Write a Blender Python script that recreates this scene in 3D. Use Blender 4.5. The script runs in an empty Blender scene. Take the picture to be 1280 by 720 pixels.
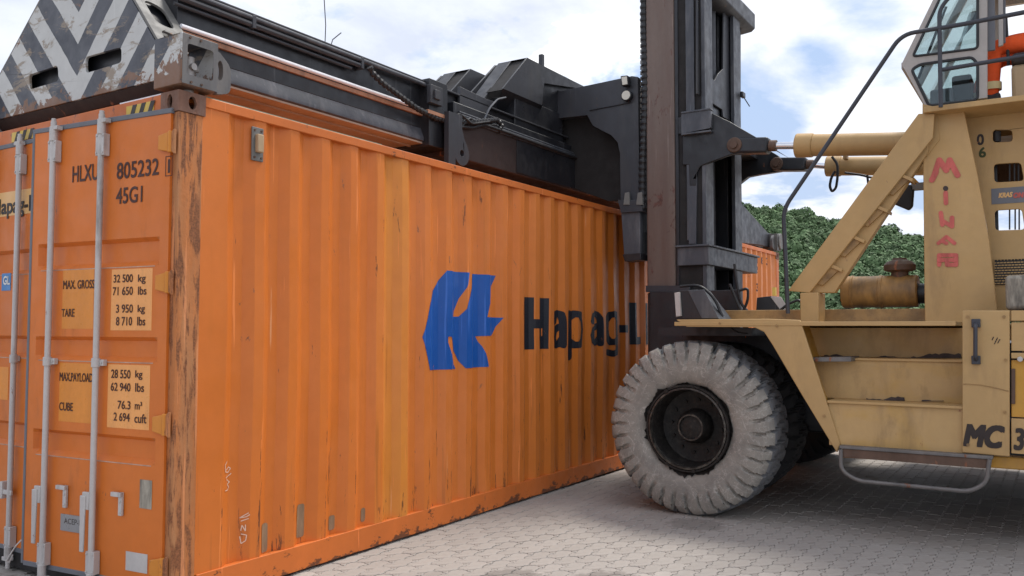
import bpy, bmesh, math, random
import numpy as np
from mathutils import Vector, Matrix
random.seed(7); rng = np.random.default_rng(7)
scene = bpy.context.scene
C = bpy.data.collections.new('place'); scene.collection.children.link(C)
R = math.radians

# ---------------------------------------------------------------- camera
CAM = Vector((-2.98963, -4.12035, 1.56134)); YAW, PITCH, ROLL, FOC = 0.56805, 0.04716, 0.00167, 1070.57
Fw = Vector((math.cos(YAW)*math.cos(PITCH), math.sin(YAW)*math.cos(PITCH), math.sin(PITCH)))
Rt = Fw.cross(Vector((0, 0, 1))).normalized(); Up = Rt.cross(Fw)
R2 = Rt*math.cos(ROLL) + Up*math.sin(ROLL); U2 = Up*math.cos(ROLL) - Rt*math.sin(ROLL)
cd = bpy.data.cameras.new('camera'); cam = bpy.data.objects.new('camera', cd); C.objects.link(cam)
m = Matrix((R2, U2, -Fw)).transposed().to_4x4(); m.translation = CAM; cam.matrix_world = m
cd.sensor_width = 36; cd.lens = FOC/1280*36; cd.clip_end = 5000; cd.clip_start = .05
scene.camera = cam

# ---------------------------------------------------------------- world, sun, exposure
SUN_EL, SUN_AZ = R(62), Vector((.93, -.36))          # horizontal direction towards the sun
w = bpy.data.worlds.new('World'); scene.world = w; w.use_nodes = True
nt = w.node_tree; nt.nodes.clear()
def N(nt, t, **k):
    n = nt.nodes.new(t)
    for a, b in k.items(): setattr(n, a, b)
    return n
out = N(nt, 'ShaderNodeOutputWorld'); bg = N(nt, 'ShaderNodeBackground'); bg.inputs[1].default_value = .10
sky = N(nt, 'ShaderNodeTexSky', sky_type='NISHITA', sun_disc=False); sky.sun_elevation = SUN_EL
sky.sun_rotation = math.atan2(SUN_AZ.x, SUN_AZ.y); sky.dust_density = 2
tc = N(nt, 'ShaderNodeTexCoord'); sep = N(nt, 'ShaderNodeSeparateXYZ'); nt.links.new(tc.outputs['Generated'], sep.inputs[0])
def wm(op, a, b=None, c=None):
    n = N(nt, 'ShaderNodeMath', operation=op)
    for i, x in enumerate((a, b, c)):
        if x is None: continue
        if isinstance(x, (int, float)): n.inputs[i].default_value = x
        else: nt.links.new(x, n.inputs[i])
    return n.outputs[0]
zz = wm('ADD', wm('MAXIMUM', sep.outputs[2], 0.0), .22)
cx_ = wm('DIVIDE', sep.outputs[0], zz); cy_ = wm('DIVIDE', sep.outputs[1], zz)
cmb = N(nt, 'ShaderNodeCombineXYZ'); nt.links.new(cx_, cmb.inputs[0]); nt.links.new(cy_, cmb.inputs[1])
def wnoise(scale, detail, rough, off, dist=0.0):
    mp = N(nt, 'ShaderNodeMapping'); mp.inputs['Location'].default_value = off; nt.links.new(cmb.outputs[0], mp.inputs[0])
    n = N(nt, 'ShaderNodeTexNoise'); n.inputs['Scale'].default_value = scale; n.inputs['Detail'].default_value = detail
    n.inputs['Roughness'].default_value = rough; n.inputs['Distortion'].default_value = dist
    nt.links.new(mp.outputs[0], n.inputs['Vector']); return n.outputs['Fac']
def wramp(f, stops):
    r = N(nt, 'ShaderNodeValToRGB'); e = r.color_ramp.elements
    while len(e) < len(stops): e.new(.5)
    for i, (p, c) in enumerate(stops): e[i].position = p; e[i].color = (*c, 1) if len(c) == 3 else c
    nt.links.new(f, r.inputs[0]); return r.outputs[0]
def wmix(f, a, b):
    n = N(nt, 'ShaderNodeMix', data_type='RGBA'); nt.links.new(f, n.inputs[0])
    for s, x in ((6, a), (7, b)):
        if isinstance(x, tuple): n.inputs[s].default_value = (*x, 1)
        else: nt.links.new(x, n.inputs[s])
    return n.outputs[2]
def blob(px, py, r0, r1):     # soft round mask about a direction of the sky
    d = (Fw + R2*((px-640)/FOC) - U2*((py-360)/FOC)).normalized()
    vn = N(nt, 'ShaderNodeVectorMath', operation='DOT_PRODUCT'); nt.links.new(tc.outputs['Generated'], vn.inputs[0]); vn.inputs[1].default_value = d
    mr_ = N(nt, 'ShaderNodeMapRange'); mr_.interpolation_type = 'SMOOTHSTEP'; nt.links.new(vn.outputs['Value'], mr_.inputs[0])
    mr_.inputs[1].default_value = math.cos(R(r1)); mr_.inputs[2].default_value = math.cos(R(r0)); return mr_.outputs[0]
wn1 = wnoise(1.35, 9, .56, (3.1, 1.7, 0), .25); wn3 = wnoise(5.5, 9, .6, (.3, 4.7, 0), .3)
holes_ = wm('ADD', wm('MULTIPLY', blob(965, 105, .5, 5), .18), wm('MULTIPLY', blob(1120, 15, .5, 7), .14))
wn1 = wm('SUBTRACT', wm('ADD', wn1, wm('MULTIPLY', wm('SUBTRACT', wn3, .5), .35)), wm('MULTIPLY', holes_, wm('MULTIPLY', wn3, 2.0)))
wn1 = wm('ADD', wn1, wm('MULTIPLY', blob(330, 0, 3, 26), .10))
cover = wramp(wn1, [(.365, (0, 0, 0)), (.47, (1, 1, 1))])
tone = wramp(wnoise(2.3, 8, .58, (7.4, 2.2, 0), .3), [(.36, (5.4, 5.9, 7.1)), (.47, (7.4, 7.8, 8.8)), (.60, (9.2, 9.35, 9.8))])
cum = wramp(wm('ADD', wm('MULTIPLY', blob(735, 95, .5, 5.5), .34), wm('MULTIPLY', wn3, .9)), [(.62, (0, 0, 0)), (.66, (1, 1, 1))])
tone = wmix(cum, tone, (10.8, 10.8, 10.8))
tone = wmix(wm('MULTIPLY', blob(260, -40, 3, 24), .6), tone, (6.6, 7.1, 8.2))
tone = wmix(wm('MULTIPLY', blob(1060, 90, 2, 16), .55), tone, (8.5, 8.7, 9.3))
skyb = N(nt, 'ShaderNodeMix', data_type='RGBA', blend_type='MULTIPLY'); skyb.inputs[0].default_value = 1
nt.links.new(sky.outputs[0], skyb.inputs[6]); skyb.inputs[7].default_value = (1.25, 1.2, 1.1, 1)
lift = wmix(wramp(sep.outputs[2], [(0, (0, 0, 0)), (.3, (.45, .45, .45))]), (4.8, 5.7, 7.2), (2.9, 4.6, 7.8))
col = wmix(cover, lift, tone)
nt.links.new(col, bg.inputs[0]); nt.links.new(bg.outputs[0], out.inputs[0])
sd = bpy.data.lights.new('sun', 'SUN'); sd.energy = 2.7; sd.angle = R(16); sd.color = (1, .95, .88)
sun = bpy.data.objects.new('sun', sd); C.objects.link(sun); sun.location = (0, 0, 30)
dv = Vector((SUN_AZ.x*math.cos(SUN_EL), SUN_AZ.y*math.cos(SUN_EL), math.sin(SUN_EL)))
sun.rotation_euler = dv.to_track_quat('Z', 'Y').to_euler()
scene.view_settings.view_transform = 'Standard'; scene.view_settings.look = 'None'
scene.view_settings.exposure = 0.38; scene.view_settings.gamma = 1
scene.render.engine = 'CYCLES'

# ---------------------------------------------------------------- photograph point -> place point on a plane
def ray(x, y): return Fw + R2*((x-640)/FOC) - U2*((y-360)/FOC)
def on(x, y, ax, v):
    d = ray(x, y); t = (v - CAM[ax])/d[ax]; return CAM + d*t
def onp(x, y, P0, Nn):
    d = ray(x, y); return CAM + d*((P0-CAM).dot(Nn)/d.dot(Nn))

# ---------------------------------------------------------------- materials
def mat(name, base, var=.12, vs=1.5, rough=.55, metal=0.0, spec=.4, rust=0.0, rcol=(.13, .05, .025), rs=6.0,
        dirt=0.0, dcol=(.09, .075, .06), ds=2.0, stretch=(1, 1, .25), bump=.15, bs=60.0, scratch=0.0, extra=None, rough_var=.15, rst=(1, 1, .45)):
    M = bpy.data.materials.new(name); M.use_nodes = True; t = M.node_tree; P = t.nodes['Principled BSDF']
    P.inputs['Metallic'].default_value = metal; P.inputs['Specular IOR Level'].default_value = spec
    tcn = N(t, 'ShaderNodeTexCoord'); co = tcn.outputs['Object']
    def noise(scale, detail=6, st=None, rgh=.6, off=0.0, dist=0):
        v = co
        if st or off:
            mp = N(t, 'ShaderNodeMapping'); t.links.new(co, mp.inputs[0])
            if st: mp.inputs['Scale'].default_value = st
            mp.inputs['Location'].default_value = (off, off*.7, off*1.3); v = mp.outputs[0]
        n = N(t, 'ShaderNodeTexNoise'); n.inputs['Scale'].default_value = scale; n.inputs['Detail'].default_value = detail
        n.inputs['Roughness'].default_value = rgh; n.inputs['Distortion'].default_value = dist
        t.links.new(v, n.inputs['Vector']); return n.outputs['Fac']
    def mr(f, a, b, c=0.0, d=1.0):
        n = N(t, 'ShaderNodeMapRange'); t.links.new(f, n.inputs[0])
        for i, x in enumerate((a, b, c, d)): n.inputs[i+1].default_value = x
        return n.outputs[0]
    def mixc(f, a, b, bt='MIX'):
        n = N(t, 'ShaderNodeMix', data_type='RGBA', blend_type=bt)
        if isinstance(f, float): n.inputs[0].default_value = f
        else: t.links.new(f, n.inputs[0])
        for s, x in ((6, a), (7, b)):
            if isinstance(x, tuple): n.inputs[s].default_value = (*x, 1)
            else: t.links.new(x, n.inputs[s])
        return n.outputs[2]
    lo = tuple(max(0, c*(1-var)) for c in base); hi = tuple(c*(1+var) for c in base)
    c = mixc(mr(noise(vs, 5, stretch), .3, .7), lo, hi)
    K = dict(t=t, noise=noise, mr=mr, mixc=mixc, co=co)
    if extra: c = extra(K, c)
    c = mixc(mr(noise(vs*9, 4, None, .6, 3.1), .35, .7, 0, .16), c, tuple(x*.6 for x in base))
    if dirt > 0:
        c = mixc(mr(noise(ds, 7, stretch, .65, 5.3), .62-dirt*.35, .82-dirt*.2, 0, .75), c, dcol)
    rm = None
    if rust > 0:
        rm = mr(noise(rs, 9, rst, .68, 9.7, .4), .70-rust*.32, .74-rust*.30)
        rc = mixc(mr(noise(rs*4, 5, None, .6, 1.7), .3, .7), rcol, tuple(min(1, x*2.6) for x in rcol))
        c = mixc(rm, c, rc)
    if scratch > 0:
        s = mr(noise(26, 4, (1, 1, .04), .5, 4.4), .70-scratch*.1, .74-scratch*.1, 0, .5)
        c = mixc(s, c, tuple(min(1, x*1.6+.05) for x in base))
    t.links.new(c, P.inputs['Base Color'])
    rr = mr(noise(vs*5, 5, None, .6, 8.8), .3, .7, max(.03, rough-rough_var), min(1, rough+rough_var)); t.links.new(rr, P.inputs['Roughness'])
    if bump > 0:
        b = N(t, 'ShaderNodeBump'); b.inputs['Strength'].default_value = bump; b.inputs['Distance'].default_value = .004
        t.links.new(noise(bs, 5), b.inputs['Height']); t.links.new(b.outputs[0], P.inputs['Normal'])
    return M
def smooth_bands(K, c):      # the repainted welded panels of the container side
    t = K['t']; sp = N(t, 'ShaderNodeSeparateXYZ'); t.links.new(K['co'], sp.inputs[0])
    r = N(t, 'ShaderNodeValToRGB'); r.color_ramp.interpolation = 'CONSTANT'; e = r.color_ramp.elements
    st = [(0, .45), (.135, .62), (.143, 1.0), (.166, .5), (.30, .58), (.46, .5), (.6, .62)]
    while len(e) < len(st): e.new(.5)
    for i, (p, v) in enumerate(st): e[i].position = p; e[i].color = (v, v, v, 1)
    dv_ = N(t, 'ShaderNodeMath', operation='DIVIDE'); t.links.new(sp.outputs[0], dv_.inputs[0]); dv_.inputs[1].default_value = 12.2
    t.links.new(dv_.outputs[0], r.inputs[0])
    f = N(t, 'ShaderNodeMath', operation='SUBTRACT'); t.links.new(r.outputs[0], f.inputs[0]); f.inputs[1].default_value = .45
    c2 = K['mixc'](f.outputs[0], c, (.68, .29, .045))
    pale = K['mr'](K['noise'](1.1, 6, (1, 1, .5), .6, 12.0), .45, .7, 0, .5)
    c3 = K['mixc'](pale, c2, (.68, .22, .06))
    st_ = K['mr'](K['noise'](7, 6, (1, 1, .05), .6, 2.0), .56, .75, 0, .55)
    c4 = K['mixc'](st_, c3, (.50, .15, .02))
    fine = K['mr'](K['noise'](14, 8, (1, 1, .16), .7, 6.6, .3), .655, .685, 0, .9)
    # rust gathers in chipped flakes low on the wall
    def cr(name_z0, z1, amp): return K['mr'](sp.outputs[2], name_z0, z1, .0, amp)
    ad = N(t, 'ShaderNodeMath', operation='ADD'); t.links.new(K['noise'](13, 8, (1, 1, .16), .72, 6.6, .3), ad.inputs[0]); t.links.new(cr(1.0, .2, .075), ad.inputs[1])
    c5 = K['mixc'](K['mr'](ad.outputs[0], .655, .685, 0, .9), c4, (.13, .045, .018))
    run = N(t, 'ShaderNodeMath', operation='ADD'); t.links.new(K['noise'](17, 4, (1, 1, .05), .55, 21.0), run.inputs[0]); t.links.new(cr(1.6, .25, .07), run.inputs[1])
    c5 = K['mixc'](K['mr'](run.outputs[0], .66, .76, 0, .45), c5, (.30, .10, .025))
    ph = N(t, 'ShaderNodeMath', operation='MULTIPLY_ADD'); t.links.new(sp.outputs[0], ph.inputs[0]); ph.inputs[1].default_value = 1/.278; ph.inputs[2].default_value = -PH_/.278 - .262
    fr2 = N(t, 'ShaderNodeMath', operation='PINGPONG'); t.links.new(ph.outputs[0], fr2.inputs[0]); fr2.inputs[1].default_value = .5
    edge = K['mr'](fr2.outputs[0], .055, .0, 0, .16)
    eh = N(t, 'ShaderNodeMath', operation='ADD'); t.links.new(K['noise'](9, 9, (1, 1, .3), .75, 41.0), eh.inputs[0]); t.links.new(edge, eh.inputs[1])
    eh2 = N(t, 'ShaderNodeMath', operation='ADD'); t.links.new(eh.outputs[0], eh2.inputs[0]); t.links.new(cr(1.7, .3, .10), eh2.inputs[1])
    c5 = K['mixc'](K['mr'](eh2.outputs[0], .76, .79, 0, .9), c5, (.12, .042, .018))
    ms = K['mr'](K['noise'](6, 9, (1, 1, .8), .75, 31.0, .6), .685, .70, 0, .8)      # small chipped spots anywhere
    c5 = K['mixc'](ms, c5, (.20, .09, .045))
    gs = K['mr'](K['noise'](30, 3, (1, 1, .03), .5, 17.0), .72, .75, 0, .5)
    c5 = K['mixc'](gs, c5, (.80, .45, .25))
    return c5
PH_ = .004
def chev_fn(K, c):
    t = K['t']; sp = N(t, 'ShaderNodeSeparateXYZ'); t.links.new(K['co'], sp.inputs[0])
    def mt(op, a, b=None):
        n = N(t, 'ShaderNodeMath', operation=op)
        for i, x in enumerate((a, b)):
            if x is None: continue
            if isinstance(x, (int, float)): n.inputs[i].default_value = x
            else: t.links.new(x, n.inputs[i])
        return n.outputs[0]
    wob = mt('MULTIPLY', mt('SUBTRACT', K['noise'](5, 3), .5), .03)
    a = mt('MULTIPLY', mt('ABSOLUTE', mt('SUBTRACT', sp.outputs[1], CHEV_Y)), 1.12)
    v = mt('FRACT', mt('ADD', mt('DIVIDE', mt('ADD', mt('SUBTRACT', mt('SUBTRACT', sp.outputs[2], a), CHEV_Z), wob), .42), 10.0))
    k = mt('LESS_THAN', v, .5)
    c = K['mixc'](k, (.52, .52, .505), (.058, .062, .078))
    # worn pale edges and rusted scrapes
    sc = K['mr'](K['noise'](9, 9, (1, .35, 1), .72, 2.2, .6), .55, .60, 0, .9)
    c = K['mixc'](sc, c, (.26, .20, .14))
    lowr = K['mr'](sp.outputs[2], 3.16, 2.99, 0, .24)
    ad = mt('ADD', K['noise'](7, 9, None, .7, 5.1, .5), lowr)
    c = K['mixc'](K['mr'](ad, .645, .67), c, (.20, .10, .055))
    return c
CHEV_Y, CHEV_Z = 1.185, 3.183
OR = (.56, .185, .045)
M = {}
M['orange'] = mat('orange_side_paint', (.63, .168, .025), var=.11, vs=.9, rough=.45, rust=.10, rs=9, stretch=(1, 1, .2), extra=smooth_bands, scratch=.3, bump=.12)
def rail_wear(K, c):
    t = K['t']; sp = N(t, 'ShaderNodeSeparateXYZ'); t.links.new(K['co'], sp.inputs[0])
    ad = N(t, 'ShaderNodeMath', operation='ADD'); t.links.new(K['noise'](9, 9, (.6, 1, 1), .72, 7.0), ad.inputs[0]); t.links.new(K['mr'](sp.outputs[2], .11, .02, 0, .16), ad.inputs[1])
    return K['mixc'](K['mr'](ad.outputs[0], .62, .65, 0, .9), c, (.09, .035, .018))
M['orange_rail'] = mat('orange_rail_paint', (.60, .155, .028), var=.12, rough=.5, extra=rail_wear, rust=.22, rs=11, rcol=(.12, .045, .02), scratch=.3)
M['orange_door'] = mat('orange_door_paint', (.62, .160, .021), var=.10, vs=1.2, rough=.45, rust=.12, rs=12, dirt=.14, ds=5, dcol=(.30, .09, .025))
M['orange_header'] = mat('orange_header_paint', (.55, .15, .04), rough=.55, rust=.35, rs=14, rcol=(.14, .05, .03))
M['post'] = mat('rusty_post_paint', (.47, .165, .05), var=.3, vs=4, rough=.7, rst=(1, 1, .13), rust=.62, rs=24, rcol=(.12, .045, .018), dirt=.6, ds=11, dcol=(.36, .20, .10), stretch=(1, 1, .1), scratch=.9, bump=.5, bs=40)
M['casting'] = mat('rusty_casting', (.19, .10, .07), var=.3, vs=7, rough=.8, rust=.4, rs=22, rcol=(.12, .06, .04), dirt=.3, ds=14, dcol=(.25, .18, .15), bump=.5, bs=90)
M['hinge'] = mat('orange_hinge_paint', (.62, .23, .03), rough=.5, rust=.2, rs=20)
M['rod'] = mat('galvanised_grey', (.50, .475, .46), var=.12, vs=5, rough=.5, metal=.15, rust=.12, rs=18, dirt=.2, ds=9)
M['seal'] = mat('rubber_seal', (.15, .155, .175), var=.15, rough=.7)
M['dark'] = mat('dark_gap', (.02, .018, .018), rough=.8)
M['label'] = mat('reflective_panel', (.82, .36, .11), var=.06, vs=6, rough=.35, dirt=.1, ds=12, dcol=(.5, .22, .08), bump=0)
M['label2'] = mat('faded_yellow_panel', (.70, .25, .035), var=.1, vs=5, rough=.4, bump=0)
M['cream'] = mat('cream_label', (.72, .42, .16), var=.06, rough=.4, bump=0)
M['black_print'] = mat('black_print', (.03, .02, .018), var=.2, rough=.5, rust=.05, rs=30, rcol=(.35, .12, .03), bump=0)
M['brown_print'] = mat('brown_print', (.06, .018, .012), rough=.5, bump=0)
M['navy_print'] = mat('dark_navy_print', (.016, .018, .026), var=.25, vs=9, rough=.5, rust=.08, rs=20, rcol=(.30, .09, .03), bump=0)
M['blue'] = mat('blue_logo_paint', (.008, .085, .36), var=.07, rough=.42, scratch=.8, rust=.03, rs=20, rcol=(.4, .14, .04), bump=0)
M['blue_badge'] = mat('blue_badge', (.06, .22, .50), rough=.4, bump=0)
M['white_print'] = mat('white_print', (.75, .75, .72), rough=.5, bump=0)
M['chalk'] = mat('chalk', (.72, .50, .38), rough=.9, bump=0)
M['hazard_yellow'] = mat('hazard_yellow', (.62, .42, .07), rough=.5, dirt=.3, ds=12, bump=0)
M['grey_patch'] = mat('grey_brown_patch', (.27, .17, .10), var=.3, vs=20, rough=.7, bump=0)
M['sticker'] = mat('weathered_sticker', (.30, .27, .22), var=.5, vs=22, rough=.6, dirt=.5, ds=24, bump=0)
M['plate'] = mat('grey_data_plate', (.30, .30, .31), var=.1, rough=.4, metal=.3)
M['chevron'] = mat('chevron_paint', (.4, .4, .4), var=0, rough=.5, extra=chev_fn, rust=.10, rs=5, rcol=(.20, .11, .06), scratch=.2)
M['grey_steel'] = mat('weathered_grey_steel', (.17, .165, .155), var=.2, vs=3, rough=.6, rust=.28, rs=9, rcol=(.16, .09, .05), dirt=.3, ds=5, dcol=(.28, .26, .22))
M['black'] = mat('black_machine_paint', (.015, .016, .020), var=.25, vs=2, rough=.42, spec=.5, dirt=.25, ds=4, dcol=(.045, .043, .044), rust=.03, rs=9, scratch=.25, bump=.1)
M['black2'] = mat('charcoal_machine_paint', (.042, .044, .052), var=.2, vs=2, rough=.45, dirt=.3, ds=4, dcol=(.065, .062, .06), rust=.05, rs=9, scratch=.2, bump=.1)
M['flange'] = mat('worn_grey_black_paint', (.062, .067, .08), var=.25, vs=3, rough=.5, dirt=.4, ds=6, dcol=(.17, .17, .18), scratch=.5)
M['brown_beam'] = mat('brown_black_paint', (.035, .022, .020), var=.2, vs=2, rough=.6, dirt=.3, ds=3, dcol=(.05, .04, .035), rust=.2, rs=6)
M['strip'] = mat('tan_rust_strip', (.40, .20, .12), var=.2, vs=8, rough=.6, dirt=.3, ds=9)
M['green'] = mat('dull_green_paint', (.10, .14, .085), var=.2, rough=.6, dirt=.4, ds=5)
M['under'] = mat('orange_brown_underside', (.40, .32, .25), var=.15, vs=2, rough=.6)
M['worn_steel'] = mat('worn_dark_steel', (.13, .125, .125), var=.25, vs=5, rough=.55, rust=.2, rs=12, rcol=(.16, .08, .04), dirt=.3, ds=7, dcol=(.22, .20, .18))
M['chrome'] = mat('chromed_steel', (.72, .72, .74), var=.03, rough=.18, metal=.9, rough_var=.06, bump=0)
M['bright'] = mat('white_pipe_and_glint', (.88, .88, .92), var=.03, rough=.3, metal=.0, spec=.9, bump=0)
M['pillar'] = mat('faded_brown_pillar', (.165, .122, .102), var=.22, vs=3, rough=.5, rust=.34, rs=7, rcol=(.06, .026, .02), stretch=(1, 1, .1), dirt=.55, ds=4, dcol=(.12, .068, .055), scratch=.4, bump=.12)
M['yellow'] = mat('dull_ochre_paint', (.475, .305, .13), var=.10, vs=1.2, rough=.55, dirt=.16, ds=2.6, dcol=(.22, .135, .07), rust=.035, rs=14, rcol=(.12, .07, .04), bump=.12)
def two_yellow(K, c):
    c = K['mixc'](K['mr'](K['noise'](1.9, 5, None, .6, 4.0, .6), .48, .66, 0, .7), c, (.50, .30, .07))
    return K['mixc'](K['mr'](K['noise'](5, 8, (1, 1, .5), .7, 1.0, .4), .55, .72, 0, .55), c, (.25, .16, .075))
M['yellow_step'] = mat('stained_step_paint', (.475, .31, .135), var=.12, vs=1.5, rough=.55, dirt=.3, ds=3, dcol=(.22, .14, .07), rust=.05, rs=12, extra=two_yellow)
M['yellow_deep'] = mat('deep_yellow_paint', (.52, .27, .04), var=.14, vs=2, rough=.5, dirt=.3, ds=2.6, dcol=(.30, .18, .08), rust=.04, rs=14)
M['yellow_dirt_shade'] = mat('stained_shaded_ochre', (.36, .22, .09), var=.15, vs=3, rough=.6, dirt=.5, ds=5, dcol=(.09, .06, .04), rust=.2, rs=12, stretch=(1, 1, 1))  # dirty ochre; also paints the shade under the ladder treads
M['lip_pale'] = mat('pale_lip_strip', (.44, .30, .23), var=.3, vs=12, rough=.9, bump=0)
M['grime'] = mat('grease_grime', (.055, .04, .038), var=.3, vs=12, rough=.7, bump=.5)
M['tread'] = mat('worn_tread_plate', (.15, .14, .135), var=.3, vs=6, rough=.5, metal=.2, rust=.35, rs=9)
M['filter'] = mat('oily_yellow_drum', (.47, .26, .08), var=.15, vs=4, rough=.5, dirt=.75, ds=3.2, dcol=(.06, .045, .035), stretch=(1, 1.6, .7), rust=.1)
M['filter_dark'] = mat('rusty_dark_steel', (.11, .065, .045), var=.3, vs=6, rough=.65, rust=.3, rs=9)
def scuffs(K, c):
    t = K['t']
    for sc, off, wd in ((3.5, 1.0, .008), (6, 6.0, .010), (11, 3.0, .010)):
        n = K['noise'](sc, 3, None, .5, off, 1.2)
        a = N(t, 'ShaderNodeMath', operation='SUBTRACT'); t.links.new(n, a.inputs[0]); a.inputs[1].default_value = .5
        b = N(t, 'ShaderNodeMath', operation='ABSOLUTE'); t.links.new(a.outputs[0], b.inputs[0])
        c = K['mixc'](K['mr'](b.outputs[0], wd, wd*.3, 0, .55), c, (.48, .45, .41))
    return K['mixc'](K['mr'](K['noise'](4.5, 8, None, .62, 2.0, .5), .46, .62, 0, .5), c, (.15, .14, .13))
M['rubber_wall'] = mat('dusty_tyre_sidewall', (.275, .255, .225), var=.14, vs=5, rough=.9, dirt=.15, ds=5, dcol=(.16, .15, .14), stretch=(1, 1, 1), bump=.8, bs=30, scratch=0, extra=scuffs)
M['rubber_tread'] = mat('dark_tyre_tread', (.145, .15, .158), var=.3, vs=5, rough=.8, dirt=.4, ds=8, dcol=(.17, .17, .17), stretch=(1, 1, 1), bump=.5, bs=45)
M['rubber_inner'] = mat('shaded_inner_rubber', (.03, .03, .032), var=.2, rough=.8, stretch=(1, 1, 1), bump=.3)  # shade on the inner tyres put into a near-black base colour
M['rim'] = mat('greasy_black_rim', (.014, .012, .011), var=.4, vs=12, rough=.6, spec=.3, dirt=.3, ds=22, dcol=(.05, .043, .035), bump=.6, bs=60, stretch=(1, 1, 1))
M['rim_ring'] = mat('scuffed_rim_ring', (.035, .03, .027), var=.4, vs=14, rough=.4, metal=.3, dirt=.45, ds=20, dcol=(.17, .155, .13), bump=.5, bs=60, stretch=(1, 1, 1))
M['hose'] = mat('black_rubber_hose', (.018, .018, .02), rough=.45, bump=.2)
M['rail_pipe'] = mat('dark_grey_railing', (.045, .048, .06), var=.15, rough=.4)
M['cab'] = mat('pale_grey_cab_paint', (.42, .39, .365), var=.08, vs=3, rough=.45, dirt=.15, ds=6, dcol=(.28, .24, .2), rust=.02)
M['cab_dark'] = mat('dark_window_rubber', (.03, .032, .036), rough=.6)
M['red_spray'] = mat('faded_red_spray', (.52, .12, .10), var=.3, vs=15, rough=.7, bump=0)
M['green_print'] = mat('dark_green_digit', (.045, .06, .02), rough=.6, bump=0)
M['lens'] = mat('lamp_lens', (.62, .60, .52), var=.05, rough=.2, bump=0)
M['orange_cloth'] = mat('orange_work_trousers', (.80, .10, .02), var=.15, vs=6, rough=.85, bump=.3, bs=30)
M['navy_cloth'] = mat('dark_navy_cloth', (.02, .025, .06), rough=.9)
M['reflective'] = mat('reflective_band', (.62, .50, .26), rough=.5, bump=0)
M['skin'] = mat('skin', (.30, .15, .09), rough=.6, bump=0)
M['tan'] = mat('tan_seat_base', (.42, .30, .18), rough=.7)
M['seat'] = mat('charcoal_seat', (.045, .04, .042), rough=.8)
M['concrete_base'] = mat('sandy_bedding', (.17, .15, .125), var=.2, vs=2, rough=.95, stretch=(1, 1, 1), bump=.3)
STAINS = [(*on(640, 722, 2, 0).xy, .22, .5), (*on(760, 728, 2, 0).xy, .28, .5), (*on(565, 645, 2, 0).xy, .13, .6), (*on(345, 715, 2, 0).xy, .2, .5), (*on(870, 655, 2, 0).xy, .25, .45)]
def paver_fn(K, c):
    t = K['t']
    st = K['mr'](K['noise'](.55, 7, None, .65, 3.0, .5), .52, .66, 0, .5)
    c = K['mixc'](st, c, (.18, .16, .145))
    s2 = K['mr'](K['noise'](1.3, 8, None, .7, 8.0, .8), .635, .67, 0, .6)
    c = K['mixc'](s2, c, (.13, .115, .105))
    for (sx, sy, sr, am) in STAINS:
        d = N(t, 'ShaderNodeVectorMath', operation='DISTANCE'); gm = N(t, 'ShaderNodeNewGeometry'); t.links.new(gm.outputs['Position'], d.inputs[0]); d.inputs[1].default_value = (sx, sy, 0)
        mp = N(t, 'ShaderNodeMapping'); t.links.new(gm.outputs['Position'], mp.inputs[0]); nn = N(t, 'ShaderNodeTexNoise'); nn.inputs['Scale'].default_value = 9; nn.inputs['Detail'].default_value = 9; nn.inputs['Roughness'].default_value = .7; t.links.new(mp.outputs[0], nn.inputs['Vector'])
        aa = N(t, 'ShaderNodeMath', operation='MULTIPLY_ADD'); t.links.new(nn.outputs['Fac'], aa.inputs[0]); aa.inputs[1].default_value = sr*1.6; t.links.new(d.outputs['Value'], aa.inputs[2])
        c = K['mixc'](K['mr'](aa.outputs[0], sr*1.75, sr*1.55, 0, am), c, (.115, .10, .09))
    oi = N(t, 'ShaderNodeObjectInfo'); v = K['mr'](oi.outputs['Random'], 0, 1, .0, .18)
    return K['mixc'](v, c, (.22, .20, .18))
M['paver'] = mat('grey_concrete_paver', (.385, .355, .325), var=.12, vs=1.5, rough=.92, spec=.2, stretch=(1, 1, 1), extra=paver_fn, bump=.5, bs=120)
def ground_fn(K, c):
    t = K['t']; b = N(t, 'ShaderNodeTexBrick'); t.links.new(K['co'], b.inputs['Vector']); b.inputs['Scale'].default_value = 1
    b.inputs['Brick Width'].default_value = .225; b.inputs['Row Height'].default_value = .1125; b.inputs['Mortar Size'].default_value = .004
    b.inputs['Color1'].default_value = (.30, .275, .25, 1); b.inputs['Color2'].default_value = (.26, .24, .22, 1); b.inputs['Mortar'].default_value = (.12, .11, .10, 1)
    return b.outputs[0]
M['yard'] = mat('yard_paving', (.3, .28, .25), rough=.95, stretch=(1, 1, 1), extra=ground_fn, bump=.2)
def leafmat(name, col, var):
    m_ = mat(name, col, var=var, vs=.06, rough=.75, spec=.2, stretch=(1, 1, 1), dirt=.5, ds=.18, dcol=tuple(x*.45 for x in col), bump=0)
    return m_
M['leaf'] = leafmat('broadleaf_canopy', (.125, .195, .090), .5)
M['hill'] = mat('shaded_undergrowth', (.028, .045, .02), rough=1, bump=0, stretch=(1, 1, 1))
M['bark'] = mat('pale_bark', (.20, .18, .15), rough=.9, bump=0)
g = bpy.data.materials.new('cab_glass'); g.use_nodes = True; t = g.node_tree; t.nodes.clear()
o_ = N(t, 'ShaderNodeOutputMaterial'); mx = N(t, 'ShaderNodeMixShader'); tr = N(t, 'ShaderNodeBsdfTransparent'); gl = N(t, 'ShaderNodeBsdfGlossy')
tr.inputs[0].default_value = (.74, .80, .80, 1); gl.inputs[0].default_value = (.75, .85, .88, 1); gl.inputs['Roughness'].default_value = .03
fr = N(t, 'ShaderNodeFresnel'); fr.inputs[0].default_value = 1.6; t.links.new(fr.outputs[0], mx.inputs[0])
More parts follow.
